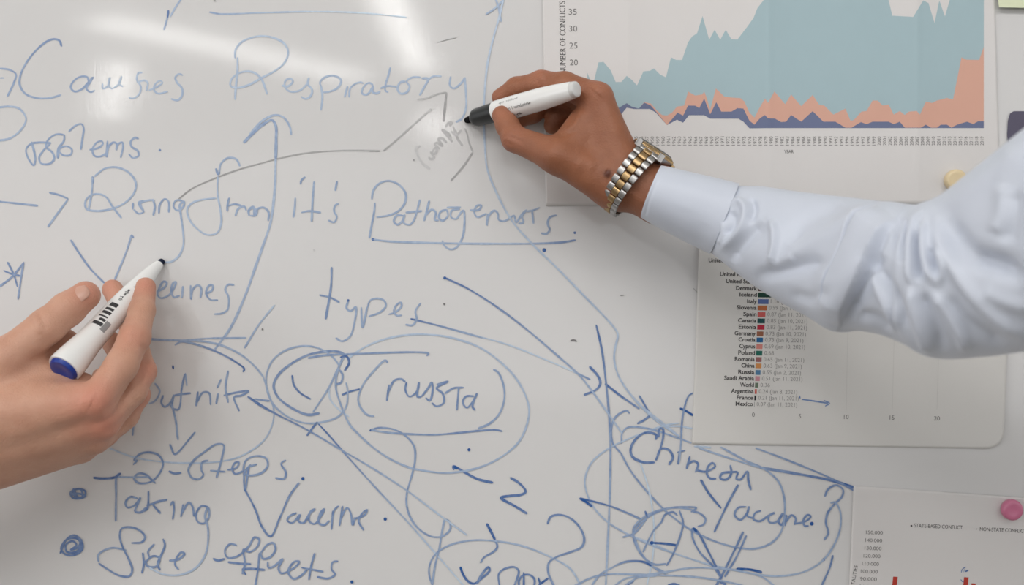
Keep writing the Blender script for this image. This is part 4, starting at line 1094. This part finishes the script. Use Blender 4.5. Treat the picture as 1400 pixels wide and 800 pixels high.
V = sculpt(V, F, [
    ([(822, 118), (832, 150), (848, 190)], .5, 10), ([(700, 178), (712, 182)], -.5, 3), ([(694, 186), (706, 190), (716, 196)], -.45, 2.6), ([(690, 193), (702, 199)], -.3, 2.4),
    ([(764, 175), (778, 168), (786, 150)], -.7, 4), ([(770, 178), (784, 172), (792, 156)], .6, 4), ([(758, 184), (775, 182), (790, 176)], -.5, 4),
    ([(742, 208), (770, 216), (800, 232)], .9, 10), ([(800, 185), (820, 205), (838, 226)], -.7, 12), ([(785, 205), (815, 232)], .6, 9),
    ([(828, 236), (834, 238)], 1.0, 5), ([(822, 120), (815, 128)], .8, 9), ([(738, 102), (742, 112)], .5, 6), ([(735, 108), (736, 116)], -.4, 2.4), ([(745, 104), (747, 116)], -.35, 2.4),
    ([(783, 270), (792, 273)], .7, 5), ([(858, 262), (872, 272), (882, 280)], .5, 5)], 1.5)
hand_r = body_obj('body', V, F, m_skin_tan, right,
                  flush=[(P(740, 105, 40), 9, .5), (P(684, 135, 14), 9, .5), (P(688, 160, 42), 10, .45), (P(704, 190, 55), 12, .35), (P(818, 125, 66), 14, .3)], mole=(P(830, 237, 84), 2.6))
m_nail_tan = mat('tan_nail', rgb(205, 160, 138), 0.3, 0.5, vary=0.02)

# ---- person at the left: lighter right hand holding the blue marker
m_skin_fair = skin_mat('fair_skin', rgb(207, 160, 136), rgb(186, 134, 110), rgb(204, 124, 104))
left = empty('person', P(-60, 610, 100), 'person at the left edge holding the blue marker in a bare hand', 'person')
Lp = []
Lp += chain([(132, 548, 96, 13.5), (-60, 575, 110, 25)], 12)
Lp += chain([(140, 576, 84, 13), (-60, 600, 104, 25)], 12)
Lp += chain([(128, 598, 74, 12.5), (-60, 622, 98, 24)], 12)
Lp += chain([(110, 612, 64, 11.5), (-60, 648, 92, 22)], 12)
Lp += chain([(-62, 565, 100, 22), (6, 492, 98, 14.5), (64, 446, 84, 13.4)], 8)
Lp += chain([(64, 446, 84, 13.3), (92, 423, 75, 12.8), (117, 404, 66, 11.2)], 4)                                   # thumb
Lp += chain([(0, 530, 92, 18), (105, 552, 88, 14)], 12)
Lp += chain([(20, 500, 84, 12), (110, 530, 76, 12)], 10)
Lp += chain([(34, 496, 82, 12), (84, 464, 58, 8), (104, 470, 52, 7)], 8)
Lp += chain([(132, 548, 96, 13.5), (166, 500, 82, 12.0), (184, 462, 66, 11.6), (194, 425, 46, 9.8), (199, 393, 30, 8.2)], 4)   # index
Lp += chain([(140, 576, 84, 13), (180, 535, 64, 11), (195, 508, 50, 10.2), (178, 440, 26, 9), (154, 396, 14, 8.4)], 4)
Lp += chain([(128, 598, 74, 12.5), (170, 568, 54, 10.6), (187, 540, 44, 9.8), (168, 490, 24, 8.8), (150, 465, 18, 8)], 4)
Lp += chain([(110, 612, 64, 11.5), (142, 594, 50, 10), (162, 578, 42, 9.2), (150, 535, 24, 8), (138, 515, 20, 7.2)], 4)
Lp += [(J(-60, 612, 102), J(-190, 668, 116), 27, 29, 16), (J(-190, 668, 116), J(-520, 800, 150), 29, 40, 14)]
V, F = smooth_body(Lp, 1.0, 4)
V = sculpt(V, F, [
    ([(50, 424), (58, 436), (64, 452)], -.5, 4), ([(44, 430), (50, 442), (56, 458)], .4, 5), ([(40, 436), (45, 448)], -.35, 3.5),
    ([(132, 548), (160, 505)], .5, 9), ([(120, 560), (60, 580), (0, 600)], .6, 12), ([(135, 585), (70, 610), (0, 632)], .6, 12), ([(130, 572), (70, 594)], -.6, 9),
    ([(176, 520), (160, 550), (140, 568)], -1.0, 7), ([(185, 555), (165, 582), (140, 592)], -.9, 7), ([(196, 470), (200, 500), (185, 525)], -.8, 6),
    ([(180, 455), (192, 460), (202, 466)], -.4, 3.5), ([(176, 468), (190, 473), (200, 476)], -.4, 3.5), ([(70, 505), (100, 520), (122, 532)], .5, 8),
    ([(112, 545), (125, 552)], .8, 12)], 1.5)
hand_l = body_obj('body', V, F, m_skin_fair, left,
                  flush=[(P(128, 552, 112), 20, .6), (P(145, 590, 100), 20, .65), (P(120, 398, 74), 14, .45), (P(200, 392, 38), 12, .5), (P(150, 395, 20), 12, .4), (P(205, 505, 58), 14, .4), (P(184, 462, 76), 14, .3), (P(196, 545, 50), 12, .4), (P(165, 580, 48), 12, .4)])
m_nail_fair = mat('pink_nail', rgb(208, 162, 143), 0.28, 0.5, vary=0.02)
# thumb nail faces the camera
TV = (J(119, 400, 66) - J(92, 416, 75)).normalized()
nb = J(101, 418, 72); 
nn = Vector((-0.10, -1, 0.22)).normalized()
nail('fingernail', nb + nn * .0126, J(128, 396, 64) + nn * .0112, nn, 7.0, m_nail_fair, left)
# ------------------------------------------------------------------ shirt sleeve
def shirt_material():
    m = mat('pale_blue_cotton', rgb(206, 212, 224), 0.46, 0.45, vary=0.015, scale=40, sheen=.25)
    nt = m.node_tree; b = nt.nodes['Principled BSDF']
    tc = nt.nodes.new('ShaderNodeTexCoord')
    n = nt.nodes.new('ShaderNodeTexNoise'); n.inputs['Scale'].default_value = 1500
    bp = nt.nodes.new('ShaderNodeBump'); bp.inputs['Strength'].default_value = .12; bp.inputs['Distance'].default_value = .0004
    nt.links.new(tc.outputs['Object'], n.inputs['Vector']); nt.links.new(n.outputs['Fac'], bp.inputs['Height']); nt.links.new(bp.outputs['Normal'], b.inputs['Normal'])
    return m
m_shirt = shirt_material()
def loft(stations, nu, nv, power=2.0, thick=0.0):
    """stations: (top px, bottom px, depth mm of the axis, depth radius mm). Closed tube rings."""
    S = np.array([[*s[0], *s[1], s[2], s[3]] for s in stations], float)
    key = np.linspace(0, 1, len(S))
    # smooth interpolation through the stations
    C = []
    for i in range(nu + 1):
        t = i / nu * (len(S) - 1); k = min(int(t), len(S) - 2); u = t - k
        p0, p1, p2, p3 = S[max(k - 1, 0)], S[k], S[k + 1], S[min(k + 2, len(S) - 1)]
        C.append(0.5 * ((2 * p1) + (-p0 + p2) * u + (2 * p0 - 5 * p1 + 4 * p2 - p3) * u * u + (-p0 + 3 * p1 - 3 * p2 + p3) * u ** 3))
    C = np.array(C)
    T = np.array([P(c[0], c[1], c[4])[:] for c in C]); B = np.array([P(c[2], c[3], c[4])[:] for c in C])
    O = (T + B) / 2; H = (T - B) / 2
    ax = np.gradient(O, axis=0)
    for _ in range(12): ax[1:-1] = (ax[:-2] + ax[1:-1] * 2 + ax[2:]) / 4
    V = []
    for i in range(nu + 1):
        h = H[i]; w = np.cross(ax[i], h); w /= np.linalg.norm(w)
        if w[1] > 0: w = -w
        w = w * .55 + np.array([0, -1, 0]) * .45; w /= np.linalg.norm(w)
        for j in range(nv):
            a = j / nv * 2 * math.pi
            ca, sa = math.cos(a), math.sin(a)
            ca = math.copysign(abs(ca) ** (2 / power), ca); sa = math.copysign(abs(sa) ** (2 / power), sa)
            V.append(O[i] + h * ca + w * (C[i][5] / 1000) * sa)
    F = []
    for i in range(nu):
        for j in range(nv):
            k = (j + 1) % nv
            F.append((i * nv + j, i * nv + k, (i + 1) * nv + k, (i + 1) * nv + j))
    return np.array(V), np.array(F)

def s4(k, ox, oy): return lambda pts: [(ox + x / k, oy + y / k) for x, y in pts]
Z4 = s4(2.163, 860, 130); Z2 = s4(3.2, 960, 210); Z3 = s4(2.285, 1130, 150)

st = [((998, 254), (966, 341), 78, 24), ((1012, 255.5), (974, 347), 81, 28.5), ((1045, 257), (1000, 368), 92, 33), ((1085, 263), (1030, 390), 105, 36), ((1130, 269), (1065, 412), 120, 39),
      ((1175, 275), (1102, 432), 138, 43), ((1215, 281), (1133, 450), 156, 47), ((1238, 284), (1162, 449), 172, 50), ((1254, 284), (1202, 457), 186, 54),
      ((1266, 280), (1246, 475), 200, 57), ((1281, 271), (1284, 490), 215, 60), ((1312, 246), (1350, 486), 232, 62), ((1360, 208), (1410, 478), 252, 64), ((1420, 160), (1480, 474), 275, 66), ((1500, 100), (1580, 475), 300, 68), ((1610, 20), (1720, 480), 325, 72), ((1800, -40), (1880, 500), 350, 76), ((2020, -20), (2050, 500), 372, 74), ((2160, 110), (2170, 420), 385, 48), ((2200, 250), (2200, 280), 390, 6)]
V, F = loft(st, 520, 300, 2.15)
folds = [
    # big overlapping crease from the crook down to the lower edge
    (Z2([(598, 752), (622, 680), (680, 560), (740, 440), (800, 345), (845, 285)]), 8.0, 15, 'step'),
    (Z3([(165, 440), (125, 530), (90, 600), (75, 660)]), -4.5, 12),
    # gathers at the cuff seam
    (Z2([(110, 240), (165, 212), (190, 250), (170, 330), (120, 385), (80, 425)]), 4.0, 5.5), (Z2([(88, 285), (95, 350), (70, 400)]), 2.5, 4.5), (Z2([(135, 250), (135, 310), (110, 360)]), -3.0, 5), (Z2([(215, 195), (228, 240), (205, 300)]), -3.2, 5),
    (Z2([(300, 285), (318, 350), (314, 430), (295, 490)]), 4.6, 6), (Z2([(270, 300), (200, 370), (150, 430), (130, 480)]), -4.2, 8), (Z2([(345, 470), (430, 425), (560, 360), (700, 290), (780, 250)]), 4.0, 13), (Z2([(385, 400), (420, 330), (500, 265), (620, 225)]), -3.6, 12),
    (Z2([(230, 545), (330, 515), (430, 490), (560, 480)]), -4.5, 10), (Z2([(300, 500), (350, 480), (420, 460)]), 2.5, 8), (Z2([(540, 480), (550, 580), (575, 690)]), 1.5, 12), (Z2([(380, 615), (500, 625), (600, 590)]), -2.2, 8),
    # two hanging loops below the crook
    (Z3([(296, 310), (268, 380), (260, 460), (266, 535), (278, 540)]), 5.0, 4.5), (Z3([(305, 345), (303, 420), (315, 490), (345, 550)]), 5.5, 5), (Z3([(340, 430), (365, 500), (352, 548)]), 3.5, 4.5), (Z3([(284, 380), (282, 450), (292, 530)]), -6.0, 5), (Z3([(330, 430), (340, 500)]), -3.5, 5),
    (Z3([(245, 335), (225, 400), (240, 480)]), -4.5, 8), (Z3([(210, 370), (185, 430), (170, 470)]), 2.0, 6),
    # long folds fanning over the upper arm
    (Z3([(345, 330), (360, 420), (400, 500), (470, 590), (560, 670), (640, 710)]), 4.0, 10), (Z3([(370, 340), (410, 410), (480, 470), (600, 500)]), -5.5, 15),
    (Z3([(130, 490), (175, 570), (212, 650), (225, 700)]), 5.0, 7), (Z3([(165, 500), (215, 590), (245, 690)]), -4.5, 7), (Z3([(262, 545), (275, 620), (300, 700), (320, 765)]), 5.5, 7), (Z3([(295, 570), (330, 660), (365, 760)]), -4.0, 8),
    (Z3([(330, 570), (385, 640), (425, 720), (430, 760)]), 4.0, 8), (Z3([(365, 580), (440, 670), (560, 740)]), -3.6, 10), (Z3([(90, 655), (140, 650), (205, 690)]), -4.0, 8),
    (Z3([(340, 300), (430, 255), (540, 180), (617, 110)]), 2.5, 16), (Z3([(440, 460), (520, 480), (617, 540)]), -4.0, 12), (Z3([(555, 230), (550, 330), (520, 390)]), 3.0, 12), (Z3([(590, 250), (580, 340), (560, 420)]), -3.0, 12), (Z3([(480, 560), (560, 600), (640, 620)]), 2.5, 10),
]
V = sculpt(V, F, [(f[0], f[1], *f[2:]) for f in folds])
sleeve = mesh_obj('shirt_sleeve', V, F, m_shirt, right, smooth=True)
sleeve['label'] = 'pale blue creased shirt sleeve'
so = sleeve.modifiers.new('cloth', 'SOLIDIFY'); so.thickness = .0008; so.offset = -1

cuff_st = [((905, 228), (876, 297), 70, 30.0), ((925, 232), (893, 307), 73, 30.5), ((960, 240), (925, 324), 76, 31.5), ((990, 247), (953, 338), 79, 32), ((1010, 252), (971, 347), 82, 31.5)]
V, F = loft(cuff_st, 80, 160, 2.2)
V = sculpt(V, F, [(Z4([(95, 230), (60, 310), (45, 370)]), -.5, 2.0), (Z4([(200, 260), (170, 350)]), .6, 16), (Z4([(230, 380), (190, 440)]), -.5, 12)])
cuff = mesh_obj('shirt_cuff', V, F, m_shirt, sleeve, smooth=True)
so = cuff.modifiers.new('cloth', 'SOLIDIFY'); so.thickness = .0022; so.offset = -1
cuff['label'] = 'stiff pale blue buttoned cuff'
# ------------------------------------------------------------------ wristwatch
m_steel = mat('polished_steel', rgb(176, 174, 172), 0.36, metal=1.0, vary=0.03, scale=300)
m_gold = mat('yellow_gold', rgb(178, 150, 110), 0.36, metal=1.0, vary=0.03, scale=300)
m_dial = mat('champagne_dial', rgb(220, 200, 160), 0.4, vary=0.02)
m_crystal = bpy.data.materials.new('watch_crystal'); m_crystal.use_nodes = True
bc = m_crystal.node_tree.nodes['Principled BSDF']
bc.inputs['Transmission Weight'].default_value = 1.0; bc.inputs['Roughness'].default_value = 0.03; bc.inputs['IOR'].default_value = 1.5
WC = P(863, 246, 60)
wa = (P(905, 274, 68) - P(835, 222, 58)).normalized()        # along the forearm
wu = (P(893, 205, 62) - P(835, 291, 60)); wu = (wu - wa * wu.dot(wa)).normalized()
wv = wa.cross(wu).normalized()
if wv.y > 0: wv = -wv                                       # towards the room
watch = empty('wristwatch', WC, 'two-tone gold and steel wristwatch on the wrist next to the shirt cuff', 'watch')
RA, RB = 29.5, 27.5
def ring(th, extra=0.0):
    p = WC + wu * ((RA + extra) * math.cos(th) / 1000) + wv * ((RB + extra) * math.sin(th) / 1000)
    t = (-wu * (RA * math.sin(th)) + wv * (RB * math.cos(th))).normalized()
    nrm = (wu * (RB * math.cos(th)) + wv * (RA * math.sin(th))).normalized()
    return p, t, nrm
# link spacing equal along the loop
ths = np.linspace(math.radians(30), math.radians(330), 2000)
arcl = np.concatenate([[0], np.cumsum([np.hypot(RA * (math.cos(b) - math.cos(a)), RB * (math.sin(b) - math.sin(a))) for a, b in zip(ths[:-1], ths[1:])])])
NROW = int(arcl[-1] / 6.9)
def link_mesh(name, w, ln, h, m):
    bm = bmesh.new(); n = 10
    # half-round section swept across the bracelet
    prof = []
    for i in range(n + 1):
        a = math.pi * i / n
        prof.append((-math.cos(a) * ln / 2, (math.sin(a) ** .7) * h))
    prof = [(-ln / 2, -h * .5)] + prof + [(ln / 2, -h * .5)]
    a_ = [bm.verts.new((x / 1000, -w / 2000, z / 1000)) for x, z in prof]
    b_ = [bm.verts.new((x / 1000, w / 2000, z / 1000)) for x, z in prof]
    for i in range(len(prof)):
        k = (i + 1) % len(prof); bm.faces.new((a_[i], a_[k], b_[k], b_[i]))
    bm.faces.new(a_[::-1]); bm.faces.new(b_)
    bmesh.ops.bevel(bm, geom=[e for e in bm.edges if (e.verts[0].co.y == e.verts[1].co.y)], offset=.0004, segments=2, affect='EDGES')
    bmesh.ops.recalc_face_normals(bm, faces=list(bm.faces))
    me = bpy.data.meshes.new(name); bm.to_mesh(me); bm.free(); me.materials.append(m)
    return me
for r in range(NROW):
    s = (r + .5) / NROW * arcl[-1]; th = float(np.interp(s, arcl, ths))
    p, t, nrm = ring(th)
    taper = 1.0 - .2 * math.sin(math.pi * (r + .5) / NROW)
    for nm, off, w, m, hh, shift in (('steel_link', -6.6, 5.6, m_steel, 1.7, 0), ('gold_link', 0, 6.6, m_gold, 1.9, 0.5), ('steel_link', 6.6, 5.6, m_steel, 1.7, 0)):
        key = nm + '_mesh'
        if key not in globals(): globals()[key] = link_mesh(nm, w, 6.4, hh, m)
        o = bpy.data.objects.new(nm, globals()[key]); COL.objects.link(o)
        p2, t2, n2 = ring(float(np.interp(s + shift * 2.9, arcl, ths)))
        M = Matrix.Identity(4)
        for i in range(3):
            M[i][0] = t2[i]; M[i][1] = wa[i] * taper; M[i][2] = n2[i]
        M.translation = p2 + wa * (off * taper / 1000)
        o.parent = watch; o.matrix_parent_inverse = parent_inv(watch); o.matrix_basis = M
# case
un = (wu * 1.0 + wv * 0.14 + wa * -0.06).normalized()
CB = WC + wu * (RA - 8.0) / 1000 * 1.0 + wa * .001
def lathe_free(name, A, w, prof, m, parent, n=72, flute=0):
    u = wa - w * wa.dot(w); u.normalize(); v = w.cross(u)
    V, F = [], []
    for t, r, fl in prof:
        for i in range(n):
            a = i / n * 2 * math.pi
            rr = r + (fl * (1 if i % 2 else -1))
            V.append(A + w * (t / 1000) + (u * math.cos(a) + v * math.sin(a)) * (rr / 1000))
    for j in range(len(prof) - 1):
        for i in range(n):
            k = (i + 1) % n; F.append((j * n + i, j * n + k, (j + 1) * n + k, (j + 1) * n + i))
    F.append(tuple(range(n))[::-1]); F.append(tuple((len(prof) - 1) * n + i for i in range(n)))
    o = mesh_obj(name, V, F, m, parent, smooth=not flute)
    if not flute:
        md = o.modifiers.new('edge', 'EDGE_SPLIT'); md.split_angle = math.radians(35)
    return o
case = lathe_free('watch_case', CB, un, [(0, 13, 0), (1.2, 15.5, 0), (3, 17.2, 0), (4.5, 17.8, 0), (6, 17.8, 0)], m_steel, watch)
lathe_free('fluted_bezel', CB, un, [(6, 17.9, 0), (6.3, 18.0, .18), (7.6, 17.4, .22), (8.8, 15.6, .2), (9.2, 15.0, 0)], m_gold, watch, n=144, flute=1)
lathe_free('dial', CB, un, [(8.9, 14.8, 0), (9.25, 14.8, 0)], m_dial, watch)
lathe_free('crystal', CB, un, [(9.3, 14.6, 0), (10.0, 14.4, 0), (10.5, 13.6, 0)], m_crystal, watch)
# lugs joining the case and the bracelet, crown on the side towards the hand
for sgn in (1, -1):
    for side in (1, -1):
        b = box_bm(-.5, .5, -.5, .5, -.5, .5)
        d = wv * sgn
        M = Matrix.Identity(4)
        for i in range(3):
            M[i][0] = (d * .011)[i]; M[i][1] = (wa * .003)[i]; M[i][2] = (un * .0045)[i]
        M.translation = CB + un * .0030 + d * .0150 + wa * (side * .0105)
        b.transform(M); bmesh.ops.bevel(b, geom=list(b.edges), offset=.0008, segments=2, affect='EDGES')
        bm_obj('lug', b, m_steel, case)
cr = CB + un * .004 + wa * .0178
V, F = [], []
n = 30
for t, r in ((0, 2.4), (.4, 2.9), (2.6, 2.9), (3.0, 2.4)):
    for i in range(n):
        a = i / n * 6.28318; rr = r + (.12 if i % 2 else -.12)
        V.append(cr + wa * (t / 1000) + (un * math.cos(a) + wv * math.sin(a)) * (rr / 1000))
for j in range(3):
    for i in range(n): F.append((j * n + i, j * n + (i + 1) % n, (j + 1) * n + (i + 1) % n, (j + 1) * n + i))
F.append(tuple(range(n))); F.append(tuple(3 * n + i for i in range(n)))
mesh_obj('crown', V, F, m_gold, case)
